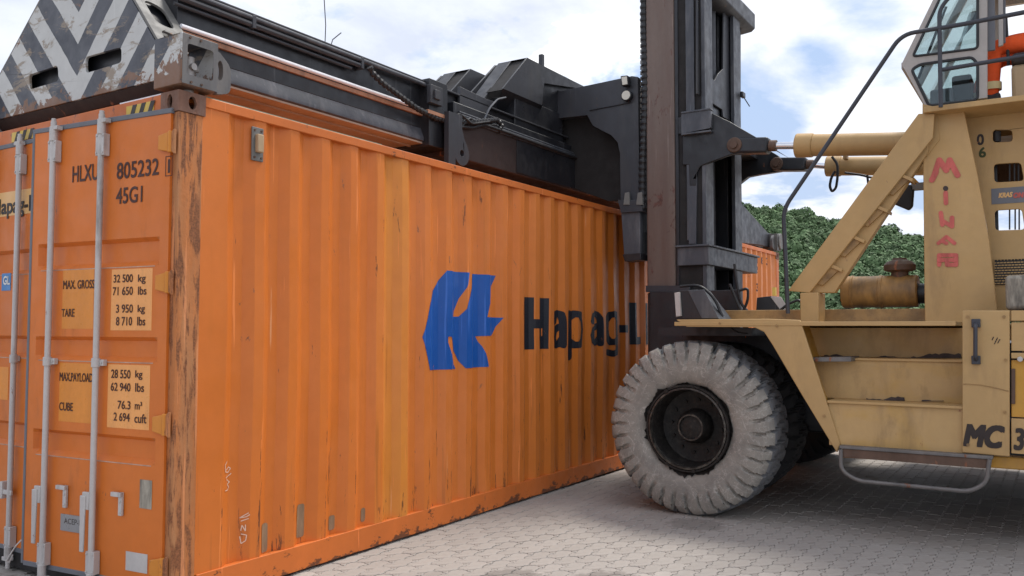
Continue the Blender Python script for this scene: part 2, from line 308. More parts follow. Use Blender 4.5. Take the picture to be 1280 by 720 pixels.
t.links.new(tr.outputs[0], mx.inputs[1]); t.links.new(gl.outputs[0], mx.inputs[2]); t.links.new(mx.outputs[0], o_.inputs[0]); M['glass'] = g

# ---------------------------------------------------------------- mesh builder
TMP = bpy.data.collections.new('tmp')
class MB:
    def __init__(s): s.v = []; s.f = []
    def add(s, v, f):
        b = len(s.v); s.v += [Vector(p) for p in v]; s.f += [tuple(i+b for i in q) for q in f]; return s
    def box(s, x0, x1, y0, y1, z0, z1):
        x0, x1 = sorted((x0, x1)); y0, y1 = sorted((y0, y1)); z0, z1 = sorted((z0, z1))
        return s.add([(x, y, z) for x in (x0, x1) for y in (y0, y1) for z in (z0, z1)],
                     [(0, 1, 3, 2), (4, 6, 7, 5), (0, 4, 5, 1), (2, 3, 7, 6), (0, 2, 6, 4), (1, 5, 7, 3)])
    def beam(s, p0, p1, w_, h_, side=(0, 0, 1)):
        p0 = Vector(p0); p1 = Vector(p1); d = (p1-p0).normalized(); a = d.cross(Vector(side)).normalized(); b = a.cross(d)
        return s.add([p + a*(w_/2*i) + b*(h_/2*j) for p in (p0, p1) for i, j in ((-1, -1), (1, -1), (1, 1), (-1, 1))],
                     [(3, 2, 1, 0), (4, 5, 6, 7), (0, 1, 5, 4), (1, 2, 6, 5), (2, 3, 7, 6), (3, 0, 4, 7)])
    def cyl(s, p0, p1, r, seg=20, r2=None, cap=True):
        p0 = Vector(p0); p1 = Vector(p1); d = (p1-p0).normalized(); a = d.orthogonal().normalized(); b = d.cross(a); r2 = r if r2 is None else r2
        v = [p + a*(q*math.cos(2*math.pi*i/seg)) + b*(q*math.sin(2*math.pi*i/seg)) for p, q in ((p0, r), (p1, r2)) for i in range(seg)]
        f = [(i, (i+1) % seg, seg+(i+1) % seg, seg+i) for i in range(seg)]
        if cap: f += [tuple(range(seg))[::-1], tuple(range(seg, 2*seg))]
        return s.add(v, f)
    def tube(s, pts, r, seg=10, bend=0.0, ripple=None):
        P = [Vector(p) for p in pts]
        if bend > 0:
            Q = [P[0]]
            for i in range(1, len(P)-1):
                a = (P[i-1]-P[i]); b = (P[i+1]-P[i]); k = min(bend, a.length*.45, b.length*.45)
                A = P[i]+a.normalized()*k; B = P[i]+b.normalized()*k
                for j in range(7):
                    u = j/6; Q.append(A*(1-u)**2 + P[i]*2*u*(1-u) + B*u*u)
            Q.append(P[-1]); P = Q
        fr_ = None; vs_ = []
        for i, p in enumerate(P):
            d = (P[min(i+1, len(P)-1)] - P[max(i-1, 0)]).normalized()
            if fr_ is None: a = d.orthogonal().normalized()
            else: a = (fr_ - d*fr_.dot(d)).normalized()
            fr_ = a; b = d.cross(a); rr = r*(ripple[i % len(ripple)] if ripple else 1)
            vs_ += [p + a*(rr*math.cos(2*math.pi*k/seg)) + b*(rr*math.sin(2*math.pi*k/seg)) for k in range(seg)]
        n = len(P); f = [(i*seg+k, i*seg+(k+1) % seg, (i+1)*seg+(k+1) % seg, (i+1)*seg+k) for i in range(n-1) for k in range(seg)]
        f += [tuple(range(seg))[::-1], tuple(range((n-1)*seg, n*seg))]
        return s.add(vs_, f)
    def prism(s, pts, ext):
        P = [Vector(p) for p in pts]; e = Vector(ext); n = len(P)
        return s.add(P + [p+e for p in P], [tuple(range(n))[::-1], tuple(range(n, 2*n))] + [(i, (i+1) % n, n+(i+1) % n, n+i) for i in range(n)])
    def lathe(s, prof, org, axis, seg=48):
        org = Vector(org); d = Vector(axis).normalized(); a = d.orthogonal().normalized(); b = d.cross(a); n = len(prof)
        v = [org + d*h + (a*math.cos(2*math.pi*i/seg) + b*math.sin(2*math.pi*i/seg))*r for i in range(seg) for h, r in prof]
        return s.add(v, [(i*n+j, i*n+j+1, ((i+1) % seg)*n+j+1, ((i+1) % seg)*n+j) for i in range(seg) for j in range(n-1)])
    def plate(s, outline, holes, org, U, V, t0, t1):
        """flat plate with holes: outline and holes in (u, v), from t0 to t1 along U x V"""
        v, f = fill2d(outline, holes); U = Vector(U); V = Vector(V); Nn = U.cross(V); org = Vector(org)
        n = len(v)
        s.add([org + U*a + V*b + Nn*t0 for a, b in v] + [org + U*a + V*b + Nn*t1 for a, b in v],
              [tuple(q[::-1]) for q in f] + [tuple(i+n for i in q) for q in f])
        for loop in [outline] + holes:
            k = len(loop); s.add([org + U*a + V*b + Nn*tt for tt in (t0, t1) for a, b in loop], [(i, (i+1) % k, k+(i+1) % k, k+i) for i in range(k)])
        return s
    def xf(s, mtx): s.v = [mtx @ p for p in s.v]; return s
    def build(s, name, m_, parent=None, label=None, smooth=True, bevel=0.0, ang=35, weld=False, kind=None, seg=2):
        me = bpy.data.meshes.new(name); me.from_pydata([tuple(p) for p in s.v], [], s.f)
        bm = bmesh.new(); bm.from_mesh(me)
        if weld or bevel: bmesh.ops.remove_doubles(bm, verts=bm.verts, dist=.0002)
        bmesh.ops.recalc_face_normals(bm, faces=bm.faces); bm.to_mesh(me); bm.free()
        me.materials.append(M[m_] if isinstance(m_, str) else m_)
        if smooth: me.shade_smooth(); me.set_sharp_from_angle(angle=R(ang))
        o = bpy.data.objects.new(name, me); C.objects.link(o)
        if bevel:
            b = o.modifiers.new('bevel', 'BEVEL'); b.width = bevel; b.segments = seg; b.limit_method = 'ANGLE'; b.angle_limit = R(40)
        put(o, parent)
        if label: o['label'] = label
        if kind: o['kind'] = kind
        return o
def put(o, parent):
    if parent is not None:
        o.parent = parent
        if parent.get('_root'): o.location = -Vector(parent.location)
from mathutils.geometry import tessellate_polygon
def fill2d(outline, holes):
    if holes:      # 2D curve fill handles any number of holes
        cu = bpy.data.curves.new('fill', 'CURVE'); cu.dimensions = '2D'; cu.fill_mode = 'FRONT'
        for l in [outline] + holes:
            sp_ = cu.splines.new('POLY'); sp_.points.add(len(l)-1); sp_.use_cyclic_u = True
            for p_, (a, b) in zip(sp_.points, l): p_.co = (a, b, 0, 1)
        ob = bpy.data.objects.new('fill', cu); scene.collection.objects.link(ob); dg = bpy.context.evaluated_depsgraph_get()
        me = bpy.data.meshes.new_from_object(ob.evaluated_get(dg)); v = [(p.co.x, p.co.y) for p in me.vertices]; f = [tuple(p.vertices) for p in me.polygons]
        bpy.data.objects.remove(ob); bpy.data.curves.remove(cu); bpy.data.meshes.remove(me)
        if f: return v, f
    loops = [[Vector((a, b, 0)) for a, b in l] for l in [outline] + holes]
    tri = tessellate_polygon(loops); return [(p.x, p.y) for l in loops for p in l], [tuple(q) for q in tri]
def thing(name, label, cat, loc, group=None):
    o = bpy.data.objects.new(name, None); C.objects.link(o); o.location = loc; o.empty_display_size = .3
    o['label'] = label; o['category'] = cat; o['_root'] = 1
    if group: o['group'] = group
    return o
def tag(o, label, cat, group=None):
    o['label'] = label; o['category'] = cat
    if group: o['group'] = group
    return o
def rounded(pts, r, seg=5):
    P = [Vector((a, b)) for a, b in pts]; n = len(P); o = []
    for i in range(n):
        p = P[i]; a = P[i-1]-p; b = P[(i+1) % n]-p; k = min(r, a.length*.48, b.length*.48); A = p+a.normalized()*k; B = p+b.normalized()*k
        for j in range(seg+1):
            u = j/seg; q = A*(1-u)**2 + p*2*u*(1-u) + B*u*u; o.append((q.x, q.y))
    return o
def oval(cx, cy, rx, ry, n=20): return [(cx+rx*math.cos(2*math.pi*i/n), cy+ry*math.sin(2*math.pi*i/n)) for i in range(n)]
def rect(x0, y0, x1, y1, r=0):
    p = [(x0, y0), (x1, y0), (x1, y1), (x0, y1)]; return rounded(p, r) if r else p
def pxX(pts, X): return [(p.y, p.z) for p in (on(x, y, 0, X) for x, y in pts)]     # (Y, Z) on plane X
def pxY(pts, Y): return [(p.z, p.x) for p in (on(x, y, 1, Y) for x, y in pts)]     # (Z, X) on plane Y
def plateX(outline, holes, X, t, m_, name, parent, bevel=.004, r=0, hr=0, **k):
    o = pxX(outline, X); o = rounded(o, r) if r else o
    hs = [rounded(pxX(h, X), hr) if hr else pxX(h, X) for h in holes]
    return MB().plate(o, hs, (X, 0, 0), (0, 1, 0), (0, 0, 1), 0, t).build(name, m_, parent, bevel=bevel, **k)
def plateY(outline, holes, Y, t, m_, name, parent, bevel=.004, r=0, hr=0, **k):
    o = pxY(outline, Y); o = rounded(o, r) if r else o
    hs = [rounded(pxY(h, Y), hr) if hr else pxY(h, Y) for h in holes]
    return MB().plate(o, hs, (0, Y, 0), (0, 0, 1), (1, 0, 0), 0, t).build(name, m_, parent, bevel=bevel, **k)

# lettering -> flat mesh, fitted to a box
_tc = {}
def text2d(s, bold=0.0):
    if (s, bold) in _tc: return _tc[(s, bold)]
    cu = bpy.data.curves.new('letters', 'FONT'); cu.body = s; cu.size = 1; cu.offset = bold; cu.resolution_u = 4; cu.fill_mode = 'FRONT'
    ob = bpy.data.objects.new('letters', cu); scene.collection.objects.link(ob)
    dg = bpy.context.evaluated_depsgraph_get(); me = bpy.data.meshes.new_from_object(ob.evaluated_get(dg))
    v = [(p.co.x, p.co.y) for p in me.vertices]; f = [tuple(p.vertices) for p in me.polygons]
    bpy.data.objects.remove(ob); bpy.data.curves.remove(cu); bpy.data.meshes.remove(me); _tc[(s, bold)] = (v, f); return v, f
def text_mb(s, org, U, V, width, height, bold=.02, base=None, slant=0.0):
    """lettering whose ink fills width x height from org along U, V; base='cap' keeps descenders below org"""
    st = bold; bold = 0.0; v, f = text2d(s, 0.0); x0 = min(a for a, b in v); x1 = max(a for a, b in v)
    y0 = min(b for a, b in v) if base is None else -bold; y1 = max(b for a, b in v)
    org = Vector(org); U = Vector(U); V = Vector(V)
    mb = MB(); Nn = U.cross(V); w_ = st*1.1*height; n_ = 1 if st < .011 else 7; w_ = min(w_, width*.085)
    if st < .011: w_ = 0
    sh = [(0, 0)] if n_ == 1 else [(-1, -1), (-1, 1), (1, -1), (1, 1), (-1, 0), (1, 0), (0, 0), (-.5, .9), (.5, -.9), (.5, .9), (-.5, -.9)]
    for k, (i, j) in enumerate(sh):
        W2 = width-2*w_; H2 = height-2*w_
        mb.add([org + Nn*(.00012*k) + U*(w_*(1+i) + (a-x0)/(x1-x0)*W2 + slant*(b-y0)/(y1-y0)*height) + V*(w_*(1+j) + (b-y0)/(y1-y0)*H2) for a, b in v], f)
    return mb

# ================================================================ GROUND
gr = MB()
gr.add([(x, y, -.009) for x, y in ((-1500, -1500), (1500, -1500), (1500, 1500), (-1500, 1500))], [(0, 1, 2, 3)])
ground = gr.build('ground', 'yard', smooth=False); ground['kind'] = 'structure'
L_, W_ = .225, .1125
def edge_u(n0, n1):      # long wavy edge with period L/2
    q = L_/2; pts = []
    for k in range(2):
        b = k*q; pts += [(b+q*.0, 0), (b+q*.20, 0), (b+q*.30, .014), (b+q*.70, .014), (b+q*.80, 0)]
    return pts
def paver_mesh(var):
    g_ = .0019 + random.random()*.0008; low = edge_u(0, 1) + [(L_, 0)]
    side = [(0, 0), (0, .030), (.013, .040), (.013, .076), (0, .086)]
    poly = [(a, b) for a, b in low] + [(L_+a, b) for a, b in side[1:]] + [(a, W_+b) for a, b in reversed(low[:])] + [(a, b) for a, b in reversed(side[1:])]
    c = Vector((L_/2, W_/2)); me = bpy.data.meshes.new('paver')
    tilt = [(random.uniform(-.0018, .0018)) for _ in range(3)]
    def shrink(p, k):
        p = Vector(p); d = p-c; return c + Vector((d.x*(1-k/(L_/2)), d.y*(1-k/(W_/2))))
    top = [shrink(p, g_+.0025) for p in poly]; mid = [shrink(p, g_) for p in poly]; n = len(poly)
    z = lambda p: tilt[0] + tilt[1]*(p.x/L_-.5) + tilt[2]*(p.y/W_-.5)
    v = [(p.x, p.y, z(p)) for p in top] + [(p.x, p.y, -.003+z(p)) for p in mid] + [(p.x, p.y, -.03) for p in mid]
    f = [tuple(range(n))] + [(i, n+i, n+(i+1) % n, (i+1) % n) for i in range(n)] + [(n+i, 2*n+i, 2*n+(i+1) % n, n+(i+1) % n) for i in range(n)]
    f = [q[::-1] if k else q for k, q in enumerate(f)]
    me.from_pydata(v, [], [tuple(q) for q in f]); me.materials.append(M['paver']); me.update(); return me, v, f
PV = [paver_mesh(i) for i in range(8)]
cells = []
for j in range(int(-6.4/W_), int(4.2/W_)):
    for i in range(int(-3.2/L_), int(13.2/L_)):
        x = i*L_ + (L_/2 if j % 2 else 0); y = j*W_
        if x > -.02 and x < 12.1 and y > .05 and y < 2.4: continue
        if y > 0 and x > 1: continue
        d = Vector((x+.11, y+.056, 0))-CAM; dep = d.dot(Fw)
        if dep < .6: continue
        px = 640+FOC*d.dot(R2)/dep; py = 360-FOC*d.dot(U2)/dep
        vis = -60 < px < 1340 and py < 790
        inframe = 0 < px < 1280 and py < 720 and not (y > -.06 and x > -.1)
        cells.append((dep if inframe else 1e3+dep, vis, x, y))
cells.sort(key=lambda q: q[0])
for k, (dep, vis, x, y) in enumerate(cells[:300]):
    o = bpy.data.objects.new('paver', PV[random.randrange(8)][0]); C.objects.link(o); o.parent = ground; o.location = (x, y, 0)
fv = []; ff = []; b = 0
for dep, vis, x, y in cells[300:]:
    if dep > 1e3+9 : continue
    _, v, f = PV[random.randrange(8)]; fv.append(np.array(v)+np.array((x, y, 0))); ff += [tuple(i+b for i in q) for q in f]; b += len(v)
me = bpy.data.meshes.new('paver_field'); me.from_pydata(np.concatenate(fv).tolist(), [], ff); me.materials.append(M['paver'])
o = bpy.data.objects.new('paver_field', me); C.objects.link(o); o.parent = ground; o['kind'] = 'stuff'

# ================================================================ HILL AND FOREST
def ridge(bd):   # elevation slope of the skyline over bearing (degrees)
    return float(np.interp(bd, [-12, -4, 0, 4.8, 8.2, 10.6, 13.0, 14.6, 17.7, 21, 30, 42], [.05, .066, .078, .092, .108, .120, .130, .137, .147, .145, .12, .10]))
hv = []; hf = []; nb, ns = 90, 26
def hill_pt(bd, s):
    r = 330 + 300*s; zt = 630*ridge(bd)*1.0 - 5
    z = -2 + zt*(s**.95) + 3.0*math.sin(bd*1.3+s*5)*s*(1-s)*2
    a = R(bd); return Vector((CAM.x + r*math.cos(a), CAM.y + r*math.sin(a), z))
for i in range(nb):
    for j in range(ns+8):
        s = j/(ns-1); p = hill_pt(-14+i*58/(nb-1), min(s, 1))
        if s > 1: a = R(-14+i*58/(nb-1)); p = p + Vector((math.cos(a), math.sin(a), 0))*(s-1)*300 - Vector((0, 0, (s-1)*60))
        hv.append(p)
n2 = ns+8
hf = [(i*n2+j, (i+1)*n2+j, (i+1)*n2+j+1, i*n2+j+1) for i in range(nb-1) for j in range(n2-1)]
hill = MB().add(hv, hf).build('hill', 'hill'); hill['kind'] = 'structure'
qv = []; cnt = 0
def crown(c, rad, h, n):
    d = rng.normal(size=(n, 3)); d /= np.linalg.norm(d, axis=1)[:, None]; d[:, 2] = np.abs(d[:, 2])*1.0 - .15
    lump = 1 + .22*np.sin(d[:, 0]*5+c[0])*np.cos(d[:, 1]*5+c[1]) + rng.normal(size=n)*.06
    p = np.array(c) + d*np.array([rad, rad, h])*lump[:, None]
    nn = d + rng.normal(size=(n, 3))*.28; nn /= np.linalg.norm(nn, axis=1)[:, None]
    a = np.cross(nn, rng.normal(size=(n, 3))); a /= np.linalg.norm(a, axis=1)[:, None]; bb = np.cross(nn, a)
    s = rad*rng.uniform(.09, .17, size=n)[:, None]
    return np.stack([p-a*s-bb*s, p+a*s-bb*s*.6, p+a*s*.8+bb*s, p-a*s*.6+bb*s*1.1], 1)
bd = -3.0
while bd < 22:
    s = -.02
    while s < 1.02:
        b_ = bd + rng.uniform(-.35, .35); s_ = min(1.0, s + rng.uniform(-.02, .02)); p = hill_pt(b_, max(0, s_))
        rad = rng.uniform(2.2, 4.2) if rng.random() > .1 else rng.uniform(4, 6)
        hh = rad*rng.uniform(.75, 1.25)
        qv.append(crown((p.x, p.y, p.z+rad*.7), rad, hh, int(120+rad*30))); s += .024
    bd += .42
q = np.concatenate(qv); me = bpy.data.meshes.new('forest'); me.vertices.add(len(q)*4); me.vertices.foreach_set('co', q.reshape(-1).astype(np.float32))
me.loops.add(len(q)*4); me.loops.foreach_set('vertex_index', np.arange(len(q)*4, dtype=np.int32)); me.polygons.add(len(q))
me.polygons.foreach_set('loop_start', np.arange(0, len(q)*4, 4, dtype=np.int32)); me.polygons.foreach_set('loop_total', np.full(len(q), 4, dtype=np.int32))
me.update(calc_edges=True); me.materials.append(M['leaf']); o = bpy.data.objects.new('forest', me); C.objects.link(o)
tag(o, 'dense green broadleaf forest covering the hill behind the yard', 'forest'); o['kind'] = 'stuff'

# ================================================================ SHIPPING CONTAINER
HT, LN, WD = 2.896, 12.192, 2.438
box_ = thing('shipping_container', 'long orange high cube container with blue emblem held by the lift machine', 'container', (LN/2, WD/2, 0))
PH = .004
def prof(x):
    u = ((x-PH) % .278)
    if u < .072: return .010
    if u < .140: return .010 + (u-.072)/.068*.036
    if u < .210: return .046
    return .046 - (u-.210)/.068*.036
brk = []
k = 0
while PH + k*.278 < LN:
    for d in (0, .072, .140, .210): brk.append(PH+k*.278+d)
    k += 1
X0, X1 = .282, 11.91
xs = [.16] + [x for x in brk if X0-1e-4 <= x <= X1+1e-4] + [LN-.16]
ZS = [.172, .35, .6, .9, 1.15, 1.4, 1.65, 1.9, 2.15, 2.4, 2.62, 2.835]
wr_ = np.random.default_rng(11)
DISP = np.array([[0 if i in (0, len(xs)-1) else wr_.normal()*.0016 + .006*math.sin(x*1.9+z*2.3)*math.sin(z*1.1+x*.7) - .006*abs(math.sin(x*.61+1))*math.exp(-((z-1.3)/.6)**2) for i, x in enumerate(xs)] for z in ZS])
def disp(x, z):
    z = min(max(z, ZS[0]), ZS[-1]-1e-6); k = max(0, np.searchsorted(ZS, z, side='right')-1); u = (z-ZS[k])/(ZS[k+1]-ZS[k])
    return float(np.interp(x, xs, DISP[k])*(1-u) + np.interp(x, xs, DISP[k+1])*u)
def side_panel(ysign, y0):
    mb = MB(); n = len(xs)
    v = [(x, y0+ysign*((prof(x+1e-6) if 0 < i < n-1 else .010) + DISP[k][i]), z) for k, z in enumerate(ZS) for i, x in enumerate(xs)]
    return mb.add(v, [(r_*n+i, r_*n+i+1, (r_+1)*n+i+1, (r_+1)*n+i) for r_ in range(len(ZS)-1) for i in range(n-1)])
side_panel(1, 0).build('side_wall', 'orange', box_, ang=20)
side_panel(-1, WD).build('side_wall', 'orange', box_, ang=20)
for y0, y1 in ((0, .06), (WD-.06, WD)):
    MB().box(.178, LN-.178, y0, y1, 2.835, 2.893).build('top_rail', 'orange_rail', box_, bevel=.004)
for s, y in ((1, 0), (-1, WD)):   # channel section bottom rail, its web slightly leaning in
    MB().prism([(.178, y+s*.002, .172), (.178, y+s*.05, .172), (.178, y+s*.05, .158), (.178, y+s*.016, .152), (.178, y+s*.010, .042), (.178, y+s*.05, .030), (.178, y+s*.05, .018), (.178, y-s*.002, .018), (.178, y-s*.002, .03)], (LN-.356, 0, 0)).build('bottom_rail', 'orange_rail', box_, bevel=.002)
MB().box(.1, LN-.1, .06, WD-.06, 2.855, 2.875).build('roof', 'orange_rail', box_)
MB().box(.1, LN-.1, .07, WD-.07, .13, .16).build('floor_pan', 'dark', box_)
for x, sx in ((0, 1), (LN, -1)):
    for y, sy in ((0, 1), (WD, -1)):
        near = (x == 0)
        # post: outer channel with a recessed fold
        MB().prism([(x+sx*.006, y+sy*.004, .118), (x+sx*.165, y+sy*.004, .118), (x+sx*.165, y+sy*.03, .118), (x+sx*.05, y+sy*.05, .118), (x+sx*.05, y+sy*.12, .118), (x+sx*.006, y+sy*.12, .118)], (0, 0, HT-.236)).build('corner_post', 'post' if (near and y == 0) else 'orange_header', box_, bevel=.006)
        for z0 in (0, HT-.118):
            mb = MB(); T = .02
            cx0, cx1 = sorted((x-sx*.002, x+sx*.178)); cy0, cy1 = sorted((y-sy*.002, y+sy*.162)); cz = z0+.059; zc0, zc1 = z0, z0+.118
            for fx in (cx0, cx1-T):   # end faces
                mb.plate([(cy0, zc0), (cy1, zc0), (cy1, zc1), (cy0, zc1)], [oval((cy0+cy1)/2, cz, .024, .042)], (fx, 0, 0), (0, 1, 0), (0, 0, 1), 0, T)
            for fy in (cy0, cy1-T):
                mb.plate([(zc0, cx0+T), (zc1, cx0+T), (zc1, cx1-T), (zc0, cx1-T)], [oval(cz, (cx0+cx1)/2, .038, .026)], (0, fy, 0), (0, 0, 1), (1, 0, 0), 0, T)
            mb.box(cx0+T, cx1-T, cy0+T, cy1-T, zc0, zc0+.012).box(cx0+T, cx1-T, cy0+T, cy1-T, zc1-.012, zc1)
            mb.build('corner_casting', 'casting', box_, smooth=False)
# door end frame
MB().box(.004, .09, .162, WD-.162, 2.775, 2.893).build('header', 'orange_header', box_, bevel=.006)
MB().box(.004, .12, .162, WD-.162, .02, .135).build('door_sill', 'dark', box_, bevel=.006)
MB().box(LN-.09, LN-.03, .12, WD-.12, .1, 2.85).build('end_wall', 'orange_rail', box_)
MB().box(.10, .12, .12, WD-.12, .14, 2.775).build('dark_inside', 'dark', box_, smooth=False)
for yc in (.36, WD-.80):
    mb = MB(); mb.box(-.0005, .004, yc-.13, yc+.13, 2.80, 2.865); st = mb.build('hazard_sticker', 'hazard_yellow', box_, smooth=False)
    mb = MB()
    for k in range(3):
        y = yc-.115+k*.085; mb.prism([(-.002, y, 2.80), (-.002, y+.04, 2.80), (-.002, y+.01, 2.865), (-.002, y-.03, 2.865)], (.001, 0, 0))
    mb.build('stripe', 'black_print', st, smooth=False)

# ---- doors, built in (d, n, z) : d from hinge to seam, n outward
def door_mtx(hinge, flip, ang):
    a = R(ang)
    if not flip: U = Vector((-math.sin(a), math.cos(a), 0)); Nn = Vector((-math.cos(a), -math.sin(a), 0))
    else: U = Vector((-math.sin(a), -math.cos(a), 0)); Nn = Vector((-math.cos(a), math.sin(a), 0))
    m_ = Matrix.Identity(4)
    for i in range(3): m_[i][0] = U[i]; m_[i][1] = Nn[i]; m_[i][2] = (0, 0, 1)[i]; m_[i][3] = hinge[i]
    return m_, U, Nn
def make_door(hinge, flip, ang, Wd, label):
    m_, U, Nn = door_mtx(Vector(hinge), flip, ang)
    z0, z1 = .15, 2.765
    grooves = [(2.07, 1.93), (1.505, 1.385), (.945, .815)]
    # frame and panel as one pressed sheet: heightfield over (d, z)
    ds_ = [0, .07, .095, Wd-.085, Wd-.06, Wd]
    zs_ = [z0, z0+.05]
    for a, b in reversed(grooves): zs_ += [b-.018, b+.01, a-.018, a+.004]
    zs_ += [z1-.095, z1]; dep_ = [0, 0]
    for _ in grooves: dep_ += [0, -.030, -.030, 0]
    dep_ += [0, 0]
    mb = MB(); v = []
    for z, dp in zip(zs_, dep_):
        for i, d in enumerate(ds_): v.append((d, (dp if 2 <= i <= 3 else 0), z))
    n = len(ds_); mb.add(v, [(r_*n+i, r_*n+i+1, (r_+1)*n+i+1, (r_+1)*n+i) for r_ in range(len(zs_)-1) for i in range(n-1)])
    # back sheet and rim
    mb.add([(0, -.045, z0), (Wd, -.045, z0), (Wd, -.045, z1), (0, -.045, z1), (0, 0, z0), (Wd, 0, z0), (Wd, 0, z1), (0, 0, z1)], [(0, 1, 2, 3), (0, 1, 5, 4), (1, 2, 6, 5), (2, 3, 7, 6), (3, 0, 4, 7)])
    door = mb.xf(m_).build('door', 'orange_door', box_, label, ang=25)
    def sub(mb, name, mt, **k): return mb.xf(m_).build(name, mt, door, **k)
    for a, b in grooves:
        MB().prism([(.10, -.028, b+.008), (.10, .0015, b-.020), (.10, .0015, b-.024), (.10, -.030, b+.004)], (Wd-.19, 0, 0)).xf(m_).build('groove_lip', 'lip_pale', door, smooth=False)  # thin strip, paler than the door, along each groove's lower lip
    s = MB(); s.box(-.01, Wd, -.03, .006, z1, z1+.03); s.box(Wd, Wd+.022, -.04, .004, z0-.02, z1+.03); s.box(0, Wd, -.03, .004, z0-.03, z0)
    sub(s, 'rubber_seal', 'seal', bevel=.004)
    return door, m_, U, Nn, sub
DA = 6.0; DH = (-.012, .052, 0); DW = 1.178
doorR, mR, UR, NR, subR = make_door(DH, False, DA, DW, 'right door standing slightly ajar')
P0 = Vector(DH)
def dp(px, py, n=0.0):       # point on the right door -> (d, z)
    p = onp(px, py, P0+NR*n, NR); return (p-P0).dot(UR), p.z
def rod_set(sub, d, zb=.06, zt=2.86, zmid=1.36, handle=True, hd=-.055, hz=(.62, .28)):
    mb = MB(); mb.cyl((d, .035, zb+.05), (d, .035, zt-.05), .0175, 14)
    sub(mb, 'locking_rod', 'rod')
    for z, s in ((zt-.23, 1), (zb+.16, -1)):
        mb = MB(); mb.box(d-.035, d+.035, .004, .046, z-.065, z+.065)
        mb.cyl((d, .035, z+s*.06), (d, .035, z+s*.13), .024, 12); mb.box(d-.05, d+.02, .01, .05, z+s*.14-.012, z+s*.14+.012); mb.cyl((d, .035, z+s*.12), (d, .035, z+s*.2), .014, 10)
        for i in (-1, 1):
            for j in (-1, 1): mb.cyl((d+i*.026, .046, z+j*.05), (d+i*.026, .051, z+j*.05), .006, 8)
        sub(mb, 'cam_keeper', 'rod', bevel=.003)
    mb = MB(); mb.box(d-.055, d+.02, .004, .03, zmid-.018, zmid+.018); mb.cyl((d, .035, zmid-.026), (d, .035, zmid+.026), .025, 12); mb.cyl((d-.04, .03, zmid), (d-.04, .036, zmid), .006, 8)
    sub(mb, 'rod_guide', 'rod', bevel=.002)
    if handle:
        mb = MB(); mb.box(d+.01, d+.065, .035, .055, hz[0]-.1, hz[0]); mb.prism([(d+.03, .05, hz[0]-.02), (d+.075, .05, hz[0]-.02), (d+.07, .05, hz[1]), (d+.04, .05, hz[1])], (0, .012, 0))
        mb.box(d-.01, d+.05, .03, .05, hz[0]-.05, hz[0]-.015)
        sub(mb, 'door_handle', 'rod', bevel=.004)
r1 = dp(65, 240, .035)[0]; r2 = dp(125, 240, .035)[0]
rod_set(subR, r1); rod_set(subR, r2)
# hinge lugs
for py in (178, 353, 531, 712):
    z = dp(211, py)[1]; mb = MB(); mb.prism([(.0, .003, z-.055), (.075, .003, z-.04), (.075, .003, z+.04), (.0, .003, z+.055)], (0, .018, 0)); mb.cyl((-.012, .012, z-.06), (-.012, .012, z+.06), .014, 12)
    subR(mb, 'hinge', 'hinge', bevel=.004)
    MB().prism([(-.006, .006, z-.07), (-.006, .055, z-.03), (-.006, .055, z+.03), (-.006, .006, z+.07)], (-.02, 0, 0)).build('hinge_lug', 'post', box_, bevel=.003)
def dprint(sub_m, s, x0, x1, yt, yb, m_='brown_print', n=.0022, bold=.016, base=None, nm='lettering', door=None):
    ym = (yt+yb)/2; xm = (x0+x1)/2; dl = dp(x0, ym, n)[0]; dr = dp(x1, ym, n)[0]; zt = dp(xm, yt, n)[1]; zb = dp(xm, yb, n)[1]
    mb = text_mb(s, P0+UR*dl+NR*n+Vector((0, 0, zb)), -UR, (0, 0, 1), dl-dr, zt-zb, bold, base)
    return mb.build(nm, m_, doorR, smooth=False)
def drect(x0, x1, yt, yb, m_, n=.0012, nm='label_panel', th=.001):
    ym = (yt+yb)/2; xm = (x0+x1)/2; dl = dp(x0, ym, n)[0]; dr = dp(x1, ym, n)[0]; zt = dp(xm, yt, n)[1]; zb = dp(xm, yb, n)[1]
    mb = MB().box(dr, dl, n-th, n, zb, zt); return mb.xf(mR).build(nm, m_, doorR, smooth=False)
dprint(0, 'HLXU', 90.5, 123, 206, 226.5); dprint(0, '805232', 146, 198.5, 200.5, 221.5); dprint(0, '45G1', 145, 178, 233.5, 254)
dprint(0, '1', 209.8, 212.8, 199, 216, bold=0.0)
drect(78, 117, 337, 411, 'label2'); drect(139, 190, 336, 413, 'label'); drect(74, 116, 454, 528, 'label2'); drect(134.5, 187, 456, 536, 'label')
for s, a in (('MAX. GROSS', (79, 118, 350, 361)), ('TARE', (77, 93, 386, 396)), ('32 500', (142, 166, 343, 353)), ('kg', (172.5, 182, 343, 355)), ('71 650', (141, 166, 358.5, 369)), ('lbs', (172.5, 183, 358, 368.5)),
             ('3 950', (145, 166, 380.5, 391)), ('kg', (172, 181, 381, 393)), ('8 710', (145, 165, 396, 407)), ('lbs', (171.5, 181.5, 396, 407)),
             ('MAX.PAYLOAD', (74.5, 116, 466, 477)), ('CUBE', (74, 91, 503, 513.5)), ('28 550', (139, 163, 462, 473)), ('kg', (169, 178, 463, 475)), ('62 940', (138.5, 163, 478.5, 489)), ('lbs', (169, 180, 479, 490)),
             ('76.3', (147, 163, 501, 511.5)), ('m³', (168.5, 177.5, 502, 512)), ('2 694', (142, 162, 516, 526.5)), ('cuft', (168, 183, 517.5, 529))):
    dprint(0, s, *a, n=.0028, bold=.014)
